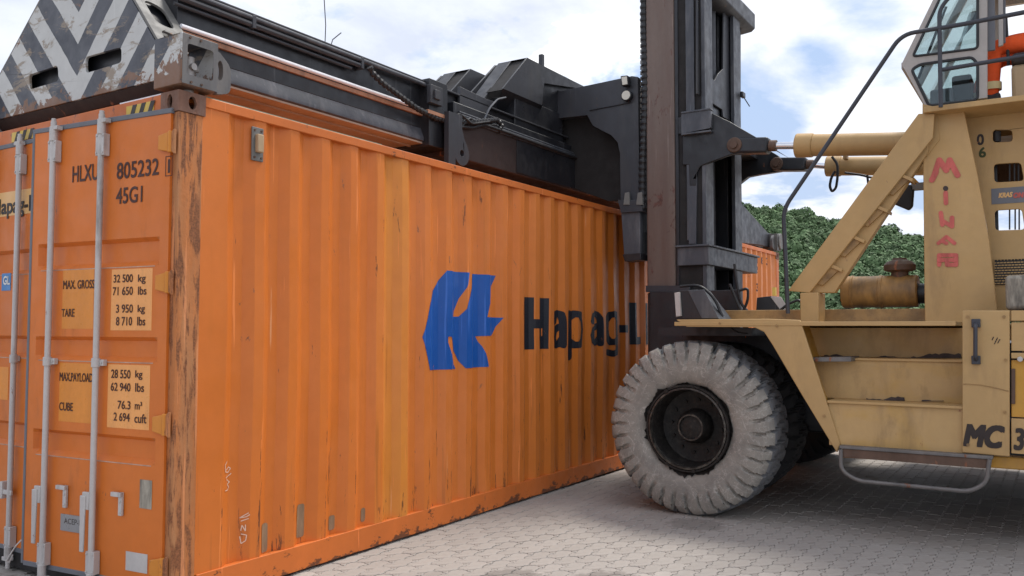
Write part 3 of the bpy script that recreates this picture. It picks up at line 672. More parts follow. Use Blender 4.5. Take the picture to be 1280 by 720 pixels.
# frame round the check digit
mb = MB(); a = dp(207, 208)[0]; b_ = dp(215.5, 208)[0]; zt = dp(212, 195)[1]; zb = dp(212, 220)[1]
for q_ in ((b_, a, zt-.004, zt), (b_, a, zb, zb+.004), (a-.004, a, zb, zt), (b_, b_+.004, zb, zt)): mb.box(q_[0], q_[1], .001, .002, q_[2], q_[3])
mb.xf(mR).build('lettering', 'brown_print', doorR, smooth=False)
# data plate, stickers, hooks
pl = drect(75.5, 104, 644, 665, 'plate', n=.006, nm='data_plate', th=.005)
dprint(0, 'ACEP-D', 80, 103, 649, 656, 'black_print', n=.0066, bold=.01)
drect(157, 184, 691, 715, 'rod', n=.003, nm='scuffed_sticker', th=.002); drect(174.5, 189.5, 600, 636, 'sticker', n=.003, nm='weathered_sticker', th=.002)
for hx, hy in ((79, 612), (148, 621)):
    d, z = dp(hx, hy); mb = MB(); mb.box(d-.05, d-.022, .004, .02, z-.10, z+.03); mb.box(d-.05, d+.03, .012, .03, z+.005, z+.03); mb.cyl((d-.035, .02, z-.02), (d-.035, .024, z-.02), .009, 8); mb.cyl((d-.035, .02, z-.08), (d-.035, .024, z-.08), .009, 8)
    mb.xf(mR).build('handle_hook', 'rod', doorR, bevel=.003)
# wire seal tie
d, z = dp(36, 680); MB().tube([(d-.02, .06, z+.04), (d+.0, .08, z+.01), (d+.05, .09, z-.06), (d+.07, .09, z-.09), (d+.06, .08, z-.1), (d+.03, .08, z-.05)], .004, 6, .02).xf(mR).build('wire_tie', 'rod', doorR)
# left door
HL = (0, WD-.052, 0); LWd = 1.155
doorL, mL, UL, NL, subL = make_door(HL, True, 0, LWd, 'closed left door')
PL = Vector(HL)
def dl_(px, py): p = on(px, py, 0, 0); return WD-.052-p.y, p.z
rl = dl_(30, 240)[0]; rod_set(subL, rl, handle=False); rod_set(subL, .42, handle=False)
z = dl_(10, 610)[1]; mb = MB(); mb.box(rl-.09, rl+.03, .03, .045, z-.03, z+.0); mb.box(rl-.1, rl-.07, .01, .05, z-.06, z+.05); subL(mb, 'handle_hook', 'rod', bevel=.003)
def lprint(s, x0, x1, yt, yb, m_='black_print', n=.0025, bold=.03, base=None):
    a = on(x0, (yt+yb)/2, 0, -n); b = on(x1, (yt+yb)/2, 0, -n); xm = (x0+x1)/2; zt = on(xm, yt, 0, -n).z; zb = on(xm, yb, 0, -n).z
    return text_mb(s, (-n, a.y, zb), (0, -1, 0), (0, 0, 1), a.y-b.y, zt-zb, bold, base).build('lettering', m_, doorL, smooth=False)
pa = on(42, 255, 0, 0); pb = on(10, 240, 0, 0).z, on(10, 272, 0, 0).z
MB().box(-.002, .001, pa.y-.25, min(pa.y+1.05, 2.30), pb[1]+.01, pb[0]).build('label_panel', 'cream', doorL, smooth=False)
zb_ = on(20, 266, 0, 0).z; ya = on(-8, 255, 0, 0).y; yb2 = on(43, 255, 0, 0).y
text_mb('Hapag-Lloyd', (-.004, ya, zb_), (0, -1, 0), (0, 0, 1), (ya-yb2)*11/7.1, .105, .03, 'cap').build('lettering', 'black_print', doorL, smooth=False)
p1 = on(3, 342, 0, 0); p2 = on(13.5, 363, 0, 0); MB().box(-.003, .001, p2.y, p1.y, p2.z, p1.z).build('blue_badge', 'blue_badge', doorL, smooth=False)
lprint('GL', 4, 12.5, 345, 356, 'white_print', n=.005, bold=.03)
p1 = on(-6, 458, 0, 0); p2 = on(10, 500, 0, 0); MB().box(-.002, .001, p2.y, p1.y, p2.z, p1.z).build('label_panel', 'label2', doorL, smooth=False)

# ---- side markings conforming to the corrugation
def conform(mb, name, m_, off=.0028):
    me = bpy.data.meshes.new(name); me.from_pydata([tuple(p) for p in mb.v], [], mb.f); bm = bmesh.new(); bm.from_mesh(me)
    bmesh.ops.remove_doubles(bm, verts=bm.verts, dist=1e-5)
    xa = min(v.co.x for v in bm.verts); xb = max(v.co.x for v in bm.verts)
    for x in brk:
        if xa < x < xb: bmesh.ops.bisect_plane(bm, geom=bm.verts[:]+bm.edges[:]+bm.faces[:], plane_co=(x, 0, 0), plane_no=(1, 0, 0))
    za_ = min(v.co.z for v in bm.verts); zb_2 = max(v.co.z for v in bm.verts)
    for z in ZS:
        if za_ < z < zb_2: bmesh.ops.bisect_plane(bm, geom=bm.verts[:]+bm.edges[:]+bm.faces[:], plane_co=(0, 0, z), plane_no=(0, 0, 1))
    bmesh.ops.triangulate(bm, faces=bm.faces[:])
    for v in bm.verts: v.co.y = prof(v.co.x) + disp(v.co.x, v.co.z) - off + v.co.y
    for f in bm.faces:
        f.normal_update()
        if f.normal.y > 0: f.normal_flip()
    bm.to_mesh(me); bm.free(); me.materials.append(M[m_]); o = bpy.data.objects.new(name, me); C.objects.link(o); put(o, box_); return o
def sp(px, py): p = on(px, py, 1, .015); return (p.x, 0, p.z)
logoL = [(558, 338), (587, 340), (588, 350), (583, 362), (578, 374), (569, 394), (600, 394.5), (598, 418), (588, 420), (571, 459), (560, 462), (536, 463), (532, 440), (527, 420), (532, 396), (537, 377), (545, 358)]
logo1 = [(557.8, 338.1), (586.4, 340.8), (584.4, 355.6), (578.3, 369.4), (572.5, 383.3), (567.2, 395.8), (576.4, 395.8), (582.5, 386.1), (586.7, 370.8), (590.0, 355.6), (592.2, 342.2), (623.6, 344.4), (616.1, 361.1), (611.9, 380.6), (608.3, 396.4), (628.6, 397.2), (617.5, 419.4), (597.2, 420.3), (603.6, 433.3), (607.8, 447.2), (610.0, 458.3), (581.4, 460.3), (575.3, 450.0), (567.5, 433.3), (563.1, 420.8), (558.9, 420.8), (558.9, 427.8), (563.3, 441.7), (572.5, 461.1), (536.4, 462.8), (532.8, 444.4), (527.8, 421.4), (533.3, 397.2), (536.9, 377.8), (545.3, 361.1), (552.8, 347.2)]
mb = MB(); pts = [sp(*p) for p in logo1]; v2, f2 = fill2d([(p[0], p[2]) for p in pts], []); mb.add([(a, 0, b) for a, b in v2], f2)
lg = conform(mb, 'emblem', 'blue')
from mathutils.geometry import convex_hull_2d
GL = {'H': (1, [[(0, 0), (0, 1)], [(1, 0), (1, 1)], [(0, .49), (1, .49)]]), 'L': (1, [[(0, 1), (0, 0), (1, 0)]]), 'l': (1, [[(0, 0), (0, 1)]]), '-': (1, [[(0, .5), (1, .5)]]),
      'a': (0, [[(.02, .74), (.14, .93), (.42, 1), (.74, .97), (.95, .82), (1, .6), (1, 0)], [(1, .60), (.5, .55), (.14, .46), (0, .27), (.07, .08), (.33, 0), (.65, .04), (1, .22)]]),
      'p': (0, [[(0, 1), (0, 0)], [(0, .88), (.32, 1), (.68, .98), (.95, .84), (1, .63), (.93, .40), (.68, .28), (.32, .27), (0, .38)]]),
      'g': (0, [[(1, 1), (1, .18), (.86, .04), (.5, 0), (.1, .04)], [(1, .88), (.68, 1), (.3, .97), (.05, .82), (0, .63), (.07, .42), (.32, .29), (.68, .30), (1, .40)]])}
def glyph(ch, x0, x1, yt, yb, wx=.128, wy=.086):
    a = sp(x0, (yt+yb)/2); b = sp(x1, (yt+yb)/2); xm = (x0+x1)/2; zt = sp(xm, yt)[2]; zb = sp(xm, yb)[2]; W = b[0]-a[0]; H = zt-zb
    sq, st = GL[ch]; wx, wy = (wx, wy) if sq else (.104, .068); wx = min(wx, W*.98); wy = min(wy, H*.98); mb = MB(); k = 0
    pen = [(i*wx/2, j*wy/2) for i, j in ((-1, -1), (1, -1), (1, 1), (-1, 1))] if sq else [(wx/2*math.cos(t_*math.pi/7), wy/2*math.sin(t_*math.pi/7)) for t_ in range(14)]
    for ln in st:
        P = [(a[0]+wx/2+u*(W-wx), zb+wy/2+v*(H-wy)) for u, v in ln]
        for p, q in zip(P, P[1:]):
            pts = [(c_[0]+o_[0], c_[1]+o_[1]) for c_ in (p, q) for o_ in pen]; hl_ = convex_hull_2d([Vector(t_) for t_ in pts])
            mb.add([(pts[h][0], -.00015*k, pts[h][1]) for h in hl_], [tuple(range(len(hl_)))]); k += 1
    conform(mb, 'lettering', 'navy_print')
for ch, x0, x1, yt, yb in (('H', 659, 686.5, 372, 436.5), ('a', 692, 708, 387.5, 435.5), ('p', 711.5, 731, 388, 450), ('a', 737, 753.5, 388, 433), ('g', 757.5, 773.5, 388.5, 446), ('-', 776, 787, 405, 417), ('L', 789, 802.5, 378.5, 430.5), ('l', 806, 810, 379, 430.5)):
    glyph(ch, x0, x1, yt, yb)
for s, x0, ww, zb_, hh in (('loyd', 6.78, 1.5, 1.27, .585),):
    conform(text_mb(s, (x0, 0, zb_), (1, 0, 0), (0, 0, 1), ww, hh, .045), 'lettering', 'navy_print')
# numbers near the far end, size and payload marks
for s, x0, x1, yt, yb in (('L', 945, 948, 320, 329), ('8', 950.5, 954, 321, 330), ('3', 957, 960, 322, 331), ('5', 945, 948, 333, 341), ('3', 944.5, 947.5, 354, 364)):
    a = sp(x0, yt); b = sp(x1, yt); conform(text_mb(s, (a[0], 0, sp(x0, yb)[2]), (1, 0, 0), (0, 0, 1), b[0]-a[0], a[2]-sp(x0, yb)[2], .02), 'lettering', 'brown_print')
a = sp(967, 359); b = sp(971, 370); conform(MB().add([(a[0], 0, b[2]), (b[0], 0, b[2]), (b[0], 0, a[2]), (a[0], 0, a[2])], [(0, 1, 2, 3)]), 'label_panel', 'hazard_yellow')
for px, y0, y1, wpx in ((334, 656, 690, 9), (379, 632, 671, 10), (418, 646, 662, 8), (457, 636, 652, 5)):
    a = sp(px-wpx/2, y0); b = sp(px+wpx/2, y1); o = rounded([(a[0], b[2]), (b[0], b[2]), (b[0], a[2]), (a[0], a[2])], .02)
    v2, f2 = fill2d(o, []); conform(MB().add([(p, 0, q) for p, q in v2], f2), 'paint_patch', 'grey_patch')
# chalk marks : "63" and "SUD" drawn with a stick of chalk
def chalk(lines):
    mb = MB()
    for ln in lines:
        P = [sp(*p) for p in ln]
        for kk, (p, q) in enumerate(zip(P, P[1:])):
            p = (p[0], -.0001*kk, p[2]); q = (q[0], -.0001*kk, q[2]); d = Vector((q[0]-p[0], 0, q[2]-p[2])); n_ = Vector((-d.z, 0, d.x)).normalized()*.0028
            mb.add([Vector(p)-n_, Vector(q)-n_, Vector(q)+n_, Vector(p)+n_], [(0, 1, 2, 3)])
    conform(mb, 'chalk_mark', 'chalk', .0035)
chalk([[(286, 577), (282, 582), (283, 590), (288, 591), (292, 586), (289, 584), (284, 588)], [(284, 598), (291, 594), (293, 592)], [(286, 600), (291, 603), (287, 606), (290, 609), (288, 613), (283, 614)],
       [(311, 641), (303, 648), (309, 646), (312, 643)], [(304, 652), (311, 648)], [(304, 664), (305, 657), (308, 664), (308, 656)], [(303, 671), (304, 680), (308, 676), (309, 669), (304, 668)]])
# small ventilator near the corner
a = sp(313.5, 158); b = sp(327, 203); mb = MB(); mb.box(a[0], b[0], .0, .012, b[2], a[2]); vt = mb.build('ventilator', 'grey_steel', box_, bevel=.003)
mb = MB(); mb.box(a[0]+.02, b[0]-.02, -.03, .0, b[2]+.05, a[2]-.045); mb.build('vent_hood', 'tan', vt, bevel=.006)
mb = MB()
for i in (.018, b[0]-a[0]-.018):
    for z_ in (a[2]-.02, b[2]+.02): mb.cyl((a[0]+i, 0, z_), (a[0]+i, -.006, z_), .007, 8); mb.build('bolt', 'filter_dark', vt); mb = MB()

# ================================================================ SPREADER
spr = thing('container_spreader', 'black telescopic spreader with grey striped end beam locked on top of the orange container', 'spreader', (6.1, 1.22, HT))
TB = 0.0                          # lean of the chevron end plate
CP0 = Vector((.10, 0, 3.028)); CU = Vector((0, 1, 0)); CV = Vector((math.sin(TB), 0, math.cos(TB))); CN = CU.cross(CV)
def cp(px, py): p = onp(px, py, CP0, CN); d = p-CP0; return (d.dot(CU), d.dot(CV))
ob = [cp(0-8, 149), cp(200, 101), cp(200, 58), cp(192, 48), cp(186, 40), cp(165, 0)]
yr = ob[-1]; yl = cp(50, 0); yl2 = cp(0, 93)
slope = (yr[0]-ob[2][0])/(yr[1]-ob[2][1])
topv = .80
R_top = (yr[0]+(topv-yr[1])*slope*.9, topv)
sl = (yl[0]-yl2[0])/(yl[1]-yl2[1]); L_top = (yl[0]+(topv-yl[1])*sl, topv)
L_bot = (yl2[0]-(yl2[1]-.16)*sl, .16)
outl = [ob[1], ob[2], ob[3], yr, R_top, L_top, yl2, L_bot, (L_bot[0], 0)]
outl = [(a, max(b, 0.0)) for a, b in outl]
slot1 = rounded([cp(36, 94), cp(72, 82), cp(73, 101), cp(37, 112)], .03); slot2 = rounded([cp(106.5, 71.5), cp(151.5, 59), cp(151.5, 78), cp(107, 91.5)], .03)
slot2b = [slot2]
MB().plate(outl, [slot1, slot2], CP0, CU, CV, 0, .02).build('chevron_plate', 'chevron', spr, bevel=.003)
yE = ob[2][0]; yW = L_bot[0]
# rest of the transverse end beam behind the plate
cc = [(WD/2+(a-WD/2)*.96, .012+b*.96) for a, b in outl]
MB().plate(cc, [], CP0, CU, CV, .07, .24).build('end_beam', 'black', spr, bevel=.006)
mb = MB(); mb.prism([(.11, .21, 3.026), (.16, .21, 2.965), (.33, .21, 2.965), (.33, .21, 3.026)], (0, WD-.42, 0)); mb.build('end_beam_underside', 'brown_beam', spr, bevel=.003)
MB().box(.155, .165, .22, .80, 2.957, 2.965).build('sky_glint_strip', 'bright', spr)  # white strip painted in for a glint of sky below the beam
# sloped side cheek with lightening holes
for s, pA, pB in ((1, ob[2], R_top),):
    A = CP0 + CU*(pA[0]-.0) + CV*pA[1]; B = CP0 + CU*pB[0] + CV*pB[1]; d = (B-A); Ld = d.length; Vv = d.normalized(); Uu = Vector((1, 0, 0)); Uu = (Uu - Vv*Uu.dot(Vv)).normalized()
    MB().plate([(0, 0), (.26, 0), (.26, Ld), (0, Ld)], [rounded([(.06, .05), (.21, .06), (.20, .15), (.07, .18)], .05), rounded([(.07, .24), (.20, .22), (.20, .44), (.07, .47)], .06), rounded([(.07, .54), (.20, .52), (.2, .64), (.07, .66)], .05)], A, Uu, Vv, -.004, .012).build('side_cheek', 'grey_steel', spr, bevel=.002)
    yA = WD-.0
A = CP0+CU*L_bot[0]+CV*L_bot[1]; B = CP0+CU*L_top[0]+CV*L_top[1]; E3 = Vector((.26, 0, 0)); MB().prism([A, A+E3, B+E3, B], (0, .012, 0)).build('side_cheek', 'grey_steel', spr)
# corner boxes at the four corners, open to the side
for X, sx in ((0, 1), (LN, -1)):
    for Y, sy in ((0, 1), (WD, -1)):
        x0, x1 = sorted((X-sx*.01, X+sx*.235)); za, zb2 = 2.925, 3.215; ya_, yb_ = sorted((Y-sy*.03, Y-sy*.03+sy*.012))
        mb = MB(); mb.plate([(za, x0), (zb2, x0), (zb2, x1), (za, x1)], [rounded([(za+.055, x0+.03), (zb2-.05, x0+.03), (zb2-.05, x1-.03), (za+.055, x1-.03)], .02)], (0, ya_, 0), (0, 0, 1), (1, 0, 0), 0, .012)
        q0, q1 = sorted((Y-sy*.018, Y+sy*.22)); mb.box(x0, x0+.012, q0, q1, za, zb2).box(x1-.012, x1, q0, q1, za, zb2).box(x0+.012, x1-.012, q0, q1, za, za+.015).box(x0+.012, x1-.012, q0, q1, zb2-.015, zb2)
        cb = mb.build('corner_box', 'chevron' if X == 0 else 'grey_steel', spr, bevel=.004)
        yf = Y-sy*.0325; MB().plate([(za+.004, x0+.004), (zb2-.004, x0+.004), (zb2-.004, x1-.004), (za+.004, x1-.004)], [rounded([(za+.06, x0+.035), (zb2-.055, x0+.035), (zb2-.055, x1-.035), (za+.06, x1-.035)], .02)], (0, yf, 0), (0, 0, 1), (1, 0, 0), -.0012, .0012).build('box_face', 'worn_steel', cb, smooth=False)
        xc = X+sx*.12; yc = Y+sy*.08; mb = MB(); mb.cyl((xc, yc, 2.895), (xc, yc, 3.12), .03, 12); mb.cyl((xc, yc-sy*.05, 3.06), (xc, yc+sy*.06, 3.06), .02, 10); mb.cyl((xc-.03, yc, 3.06), (xc+.06, yc, 3.06), .016, 10)
        mb.build('twist_lock', 'rod', cb)
        mb = MB()
        for a_, c_ in ((.05, .018), (.12, .018), (.04, .27), (.11, .27)): mb.cyl((X+sx*a_, Y-sy*.033, za+c_), (X+sx*a_, Y-sy*.041, za+c_), .007, 8); mb.build('bolt', 'filter_dark', cb); mb = MB()
        # rounded guide lug beside the box
        xl = X+sx*.245; xm_ = X+sx*.36
        mb = MB(); o_l = rounded([(za+.0, xl), (za+.03, xm_), (zb2-.10, xm_), (zb2-.03, xl+sx*.03), (zb2-.03, xl)], .04)
        mb.plate(o_l, [oval(za+.15, (xl+xm_)/2-sx*.02, .06, .022, 16)], (0, min(Y+sy*.01, Y+sy*.05), 0), (0, 0, 1), (1, 0, 0), 0, .04); mb.build('guide_lug', 'worn_steel', spr, bevel=.004)
MB().box(LN-.36, LN-.12, .25, WD-.25, 2.98, 3.2).build('end_beam', 'black', spr, bevel=.006)
# far end sloping gusset seen over the container end
plateY([(880, 298), (880, 232), (925, 252), (960, 291), (972, 294), (973, 312), (950, 306)], [], .10, .12, 'black2', 'end_gusset', spr, bevel=.006)
MB().cyl((LN-.05, -.06, 3.09), (LN-.05, .2, 3.09), .14, 24).build('guide_roller', 'grey_steel', spr, bevel=.008)
# telescopic beams
def tbeam(Y, sy, far):
    YY = lambda a: Y+sy*a
    x0, x1 = .36, 3.2
    nm = 'telescopic_beam'
    mb = MB()
    mb.prism([(x0, YY(.03), 3.44), (x0, YY(.36), 3.44), (x0, YY(.36), 3.70), (x0, YY(.03), 3.70)], (5.9-x0, 0, 0))
    mb.prism([(x0, YY(.02), 3.30), (x0, YY(.36), 3.30), (x0, YY(.36), 3.44), (x0, YY(.02), 3.44)], (5.9-x0, 0, 0))
    bm_ = mb.build(nm, 'black', spr, bevel=.004)
    mb = MB(); mb.prism([(x0, YY(.02), 3.30), (x0, YY(-.015), 3.215), (x0, YY(-.015), 3.185), (x0, YY(.0), 3.178), (x0, YY(.36), 3.178), (x0, YY(.36), 3.30)], (5.9-x0, 0, 0)); mb.build('lower_flange', 'green' if far else 'flange', spr, bevel=.003)
    mb = MB(); mb.box(x0+.001, 2.95, YY(.0), YY(.35), 3.162, 3.176); mb.box(x0, 2.95, YY(.13), YY(.15), 3.150, 3.165); mb.build('underside_bounce_strip', 'under', spr)  # rusty tan that also carries the bounce off the orange roof
    mb = MB(); mb.box(x0, 2.9, YY(.0), YY(.03), 3.405, 3.440); mb.build('slide_strip', 'strip', spr, bevel=.003)
    mb = MB(); mb.cyl((x0, YY(-.008), 3.459), (2.72, YY(-.008), 3.459), .015, 10); mb.build('bright_pipe', 'bright', spr)
    mb = MB(); mb.prism([(x0, YY(-.02), 3.715), (x0, YY(.38), 3.715), (x0, YY(.38), 3.70), (x0, YY(-.02), 3.70)], (5.9-x0, 0, 0)); mb.build('top_flange', 'black2', spr, bevel=.003)
    for k, (yy, z, rr, xe) in enumerate(((-.02, 3.632, .019, 1.98), (-.025, 3.676, .017, 2.95), (-.005, 3.59, .012, 1.9))):
        mb = MB(); mb.cyl((x0-.05, YY(yy), z), (xe, YY(yy), z), rr, 10); mb.build('hydraulic_pipe', 'black2' if k != 1 else 'flange', spr)
    mb = MB()
    for x in (.9, 1.98): mb.box(x, x+.03, YY(-.042), YY(.03), 3.605, 3.695)
    mb.build('pipe_clamp', 'black2', spr, bevel=.003)
tbeam(.50, 1, False); tbeam(WD-.50, -1, True)
for x, z in ((1.62, 3.98),):
    MB().tube([(x, .5, 3.7), (x+.005, .5, 3.85), (x-.02, .5, 4.1)], .004, 6).build('wire_aerial', 'hose', spr)
MB().tube([(1.68, .5, 3.7), (1.70, .5, 3.76), (1.79, .5, 3.84)], .004, 6).build('bent_wire', 'hose', spr)
MB().prism([(.2, .10, 2.895), (.2, .075, 2.895), (.2, .085, 2.925), (.2, .10, 2.93)], (1.6, 0, 0)).build('green_edge_strip', 'green', spr)
MB().box(1.8, 2.7, .09, .12, 2.895, 2.90).build('green_edge_strip', 'dark', spr)
# same beams on the far half
MB().box(6.0, LN-.36, .53, .86, 3.18, 3.70).build('telescopic_beam', 'black', spr, bevel=.006)
MB().box(6.0, LN-.36, WD-.86, WD-.53, 3.18, 3.70).build('telescopic_beam', 'black', spr, bevel=.006)
# centre frame
mb = MB(); mb.box(3.06, 9.15, .42, WD-.42, 3.10, 3.46); mb.build('centre_frame', 'brown_beam', spr, bevel=.01)
mb = MB(); mb.box(3.2, 9.0, .46, WD-.46, 3.46, 3.62); mb.build('centre_deck', 'black', spr, bevel=.008)
mb = MB()
for z, yy in ((3.475, .405), (3.50, .42), (3.53, .44)): mb.tube([(3.25, yy, z), (9.0, yy, z)], .012, 8)
mb.build('hydraulic_pipe', 'flange', spr)
mb = MB(); mb.box(4.2, 9.1, .412, .419, 3.12, 3.45); mb.build('side_skin', 'black', spr, bevel=.002)
MB().box(3.05, 9.16, .40, .44, 3.455, 3.463).build('edge_strip', 'flange', spr)
# collar with hanging lug
mb = MB(); mb.box(2.80, 3.06, .425, .9, 3.14, 3.73); mb.build('collar', 'black', spr, bevel=.006)
mb = MB(); mb.box(2.76, 2.93, .38, .425, 3.50, 3.66); mb.box(2.80, 2.88, .36, .38, 3.54, 3.62); mb.build('pipe_bracket', 'black2', spr, bevel=.004)
zc = 3.12; xc = on(572, 190, 1, .38).x; mb = MB()
arc = [(zc+.11*math.sin(a), xc+.11*math.cos(a)) for a in [R(x) for x in range(-150, 60, 15)]]
mb.plate([(3.46, xc-.2), (3.0, xc-.2), (3.0, xc-.1)] + arc + [(3.26, xc+.03), (3.34, xc+.0), (3.46, xc)], [oval(zc, xc, .03, .03, 14)], (0, .33, 0), (0, 0, 1), (1, 0, 0), 0, .05)
mb.build('hanging_lug', 'black2', spr, bevel=.005)
# brackets on top of the centre frame: paired hollow boxes with slanting fronts
YB = .46
kA, kB, kC, kD, kE = [on(x, y, 1, YB) for x, y in ((659, 72), (740, 113), (680.5, 104), (678, 132), (628.6, 110.7))]
kF = on(611, 160, 1, .80); kG = on(662, 170, 1, .80)
def sh(p, dy): return Vector((p.x, p.y+dy, p.z))
def bracket(dy):
    A, B, C_, D, E3, F, G = [sh(p, dy) for p in (kA, kB, kC, kD, kE, kF, kG)]
    A2, B2, E4 = sh(A, .22), sh(B, .22), sh(E3, .22)
    MB().prism([A, B, C_, D, E3], (0, .02, 0)).build('stiffener_box', 'black2', spr, bevel=.003)
    MB().add([A, B, B2, A2], [(0, 1, 2, 3)]).build('stiffener_top', 'black2', spr)
    MB().add([E3, D, G, F], [(0, 1, 2, 3)]).build('stiffener_underside', 'black', spr)
    MB().add([D, C_, sh(C_, .4), G], [(0, 1, 2, 3)]).build('stiffener_side', 'black', spr)
    q1 = A+Vector((.03, .02, -.004)); q2 = E3+Vector((.03, .02, 0)); MB().prism([q1, q2, q2+Vector((0, .2, 0)), q1+Vector((0, .2, 0))], (.02, 0, 0)).build('stiffener_web', 'dark', spr)  # near-black colour stands for the shade inside the recess
    # slanted front plate beyond the recess
    Y0_ = YB+dy+.20; a, b_ = Vector((A.x, Y0_, A.z)), Vector((E3.x-.10, Y0_, E3.z-.14))
    MB().prism([a, b_, b_+Vector((0, .16, 0)), a+Vector((0, .16, 0))], (.03, 0, 0)).build('slant_plate', 'black2', spr, bevel=.003)
    MB().prism([A2+Vector((.03, .19, 0)), B2+Vector((.0, .19, 0)), B2+Vector((0, .19, -.4)), E4+Vector((.0, .19, -.15)), E4+Vector((.0, .19, 0))], (0, .02, 0)).build('stiffener_box', 'black2', spr, bevel=.003)
bracket(0); bracket(.72)
MB().box(kC.x-.1, kB.x+.5, .72, 1.95, 3.5, kB.z-.02).build('added_bracket_filler', 'dark', spr, bevel=.01)  # dark filler added behind the brackets to close gaps of sky
MB().prism([Vector((kA.x+.1, .52, kA.z-.02)), Vector((kE.x+.3, .52, kE.z-.1)), Vector((kB.x+.2, .52, kB.z-.4)), Vector((kB.x+.2, .52, kB.z-.05)), Vector((kB.x, .52, kB.z-.01))], (0, .03, 0)).build('added_bracket_filler', 'black', spr)
mb = MB(); p = on(678, 68, 1, .75); mb.box(p.x-.02, p.x+.03, .74, .79, 3.9, p.z+.0); mb.build('guide_pin', 'black2', spr, bevel=.003)
mb = MB(); mb.box(4.3, 5.3, .5, .9, 3.60, 3.95); mb.build('slew_block', 'black', spr, bevel=.01)
# low parallelogram cover in front of the brackets
plateY([(575, 108), (607, 123), (618, 127), (600, 160), (575, 152)], [], .48, .03, 'black2', 'frame_cover', spr)
# corrugated hose loop hanging over the collar
P = [on(x, y, 1, .40) for x, y in ((462, 84), (466, 92), (478, 104), (497, 118), (520, 135), (545, 148), (570, 153), (600, 152), (622, 150), (627, 158), (622, 165))]
fine = []
for a, b in zip(P, P[1:]):
    n_ = max(2, int((b-a).length/.012)); fine += [a.lerp(b, k/n_) for k in range(n_)]
MB().tube(fine, .027, 8, ripple=[1, 1, .7, .7]).build('corrugated_hose', 'hose', spr, smooth=False)
P = [on(x, y, 1, .39) for x, y in ((570, 158), (590, 160), (605, 156), (618, 160), (640, 168), (700, 190), (770, 216))]
MB().tube(P, .014, 8, .05).build('hydraulic_hose', 'hose', spr)
for k, pp in enumerate((((560, 150), (575, 142), (590, 155), (612, 152)), ((575, 160), (588, 147), (600, 158), (620, 156)), ((605, 150), (612, 135), (622, 124), (632, 122)))):
    MB().tube([on(x, y, 1, .37+.02*k) for x, y in pp], .010, 8, .04).build('hydraulic_hose', 'hose' if k < 2 else 'flange', spr)
MB().box(2.72, 3.1, .375, .40, 3.40, 3.43).build('rust_strip', 'strip', spr)

# ================================================================ LIFT MACHINE
ma = thing('container_handler', 'large dull yellow container lift truck with black mast and one big dusty wheel in view', 'lift truck', (6.1, -4.0, 0))
XC = 6.1
MB().plate([(-.3, 2.95), (-.3, 4.12), (.5, 4.05), (1.3, 3.75), (1.3, 3.4), (.6, 3.2), (0, 2.95)], [], (5.42, 0, 0), (0, 1, 0), (0, 0, 1), 0, .06).build('added_arm_backing', 'dark', ma, bevel=.006)  # dark backing added so the arm's opening reads black
# --- arms of the carriage reaching over the container
arm = [(700, 114), (790, 95), (797, 96), (800, 262), (776, 258), (775, 210), (775, 192), (772, 178), (764, 169), (752, 163), (741, 157), (734, 144), (715, 146), (680, 150), (680, 104)]
plateX(arm, [], 5.22, .09, 'black2', 'carriage_arm', ma, bevel=.006)
q = pxX(arm, 5.22); MB().plate(q, [], (6.85, 0, 0), (0, 1, 0), (0, 0, 1), 0, .09).build('carriage_arm', 'black2', ma, bevel=.006)
p = on(748, 150, 0, 5.215); q_ = on(790, 98, 0, 5.215)
MB().cyl(on(737, 138, 0, 5.213), on(789, 128, 0, 5.213), .006, 6).build('weld_seam', 'black', ma)
plateX([(776, 258), (800, 262), (800, 318), (780, 320)], [], 5.2, .12, 'flange', 'arm_foot', ma, bevel=.006)
plateX([(778, 318), (801, 316), (801, 325), (781, 327)], [], 5.17, .18, 'black', 'foot_pad', ma, bevel=.004)
plateX([(772, 250), (800, 250), (803, 264), (776, 266)], [], 5.17, .2, 'black2', 'arm_clevis', ma, bevel=.004)
for x_ in (783, 799): plateX([(x_-2, 241), (x_+3, 240), (x_+4, 256), (x_-4, 256)], [], 5.16, .03, 'grey_steel', 'clevis_ear', ma, bevel=.003)
# carriage beams across
for z0, z1 in ((2.35, 2.6), (3.85, 4.15)): MB().box(5.3, 6.9, -.42, -.25, z0, z1).build('carriage_beam', 'black', ma, bevel=.008)
MB().box(5.35, 6.85, -.38, -.3, 2.6, 3.85).build('carriage_plate', 'black', ma)
# lamps on the arm
plateX([(775.5, 95), (784, 94), (785.5, 106), (777, 107.5)], [], 5.13, .07, 'black', 'work_lamp', ma, bevel=.004)
plateX([(776.7, 96.3), (783.3, 95.3), (784.2, 105), (778, 106.2)], [], 5.125, .006, 'lens', 'lamp_glass', ma, bevel=.001)
p = on(782.5, 119, 0, 5.16); mb = MB(); mb.cyl(p, p+Vector((.06, 0, 0)), .058, 24); mb.build('round_lamp', 'black', ma, bevel=.006)
mb = MB(); mb.cyl(p+Vector((-.004, 0, 0)), p+Vector((.004, 0, 0)), .048, 24); mb.build('lamp_glass', 'lens', ma)
# --- vertical corrugated hose / chain
a = on(806.5, -40, 0, 5.22); b = on(804, 262, 0, 5.22); n_ = 150; pts = [a.lerp(b, k/n_) + Vector((0, .012*math.sin(k*.06), 0)) for k in range(n_+1)]
MB().tube(pts, .042, 10, ripple=[1, 1, .8, .8]).build('lift_chain_hose', 'hose', ma, smooth=False)
a = on(803, 30, 0, 5.27); b = on(803, 262, 0, 5.27); mb = MB()
for k in range(34):
    c = a.lerp(b, k/34); mb.box(c.x-.01, c.x+.01, c.y-.022, c.y+.022, c.z-.024, c.z+.018)
mb.build('lift_chain', 'grey_steel', ma, bevel=.002)
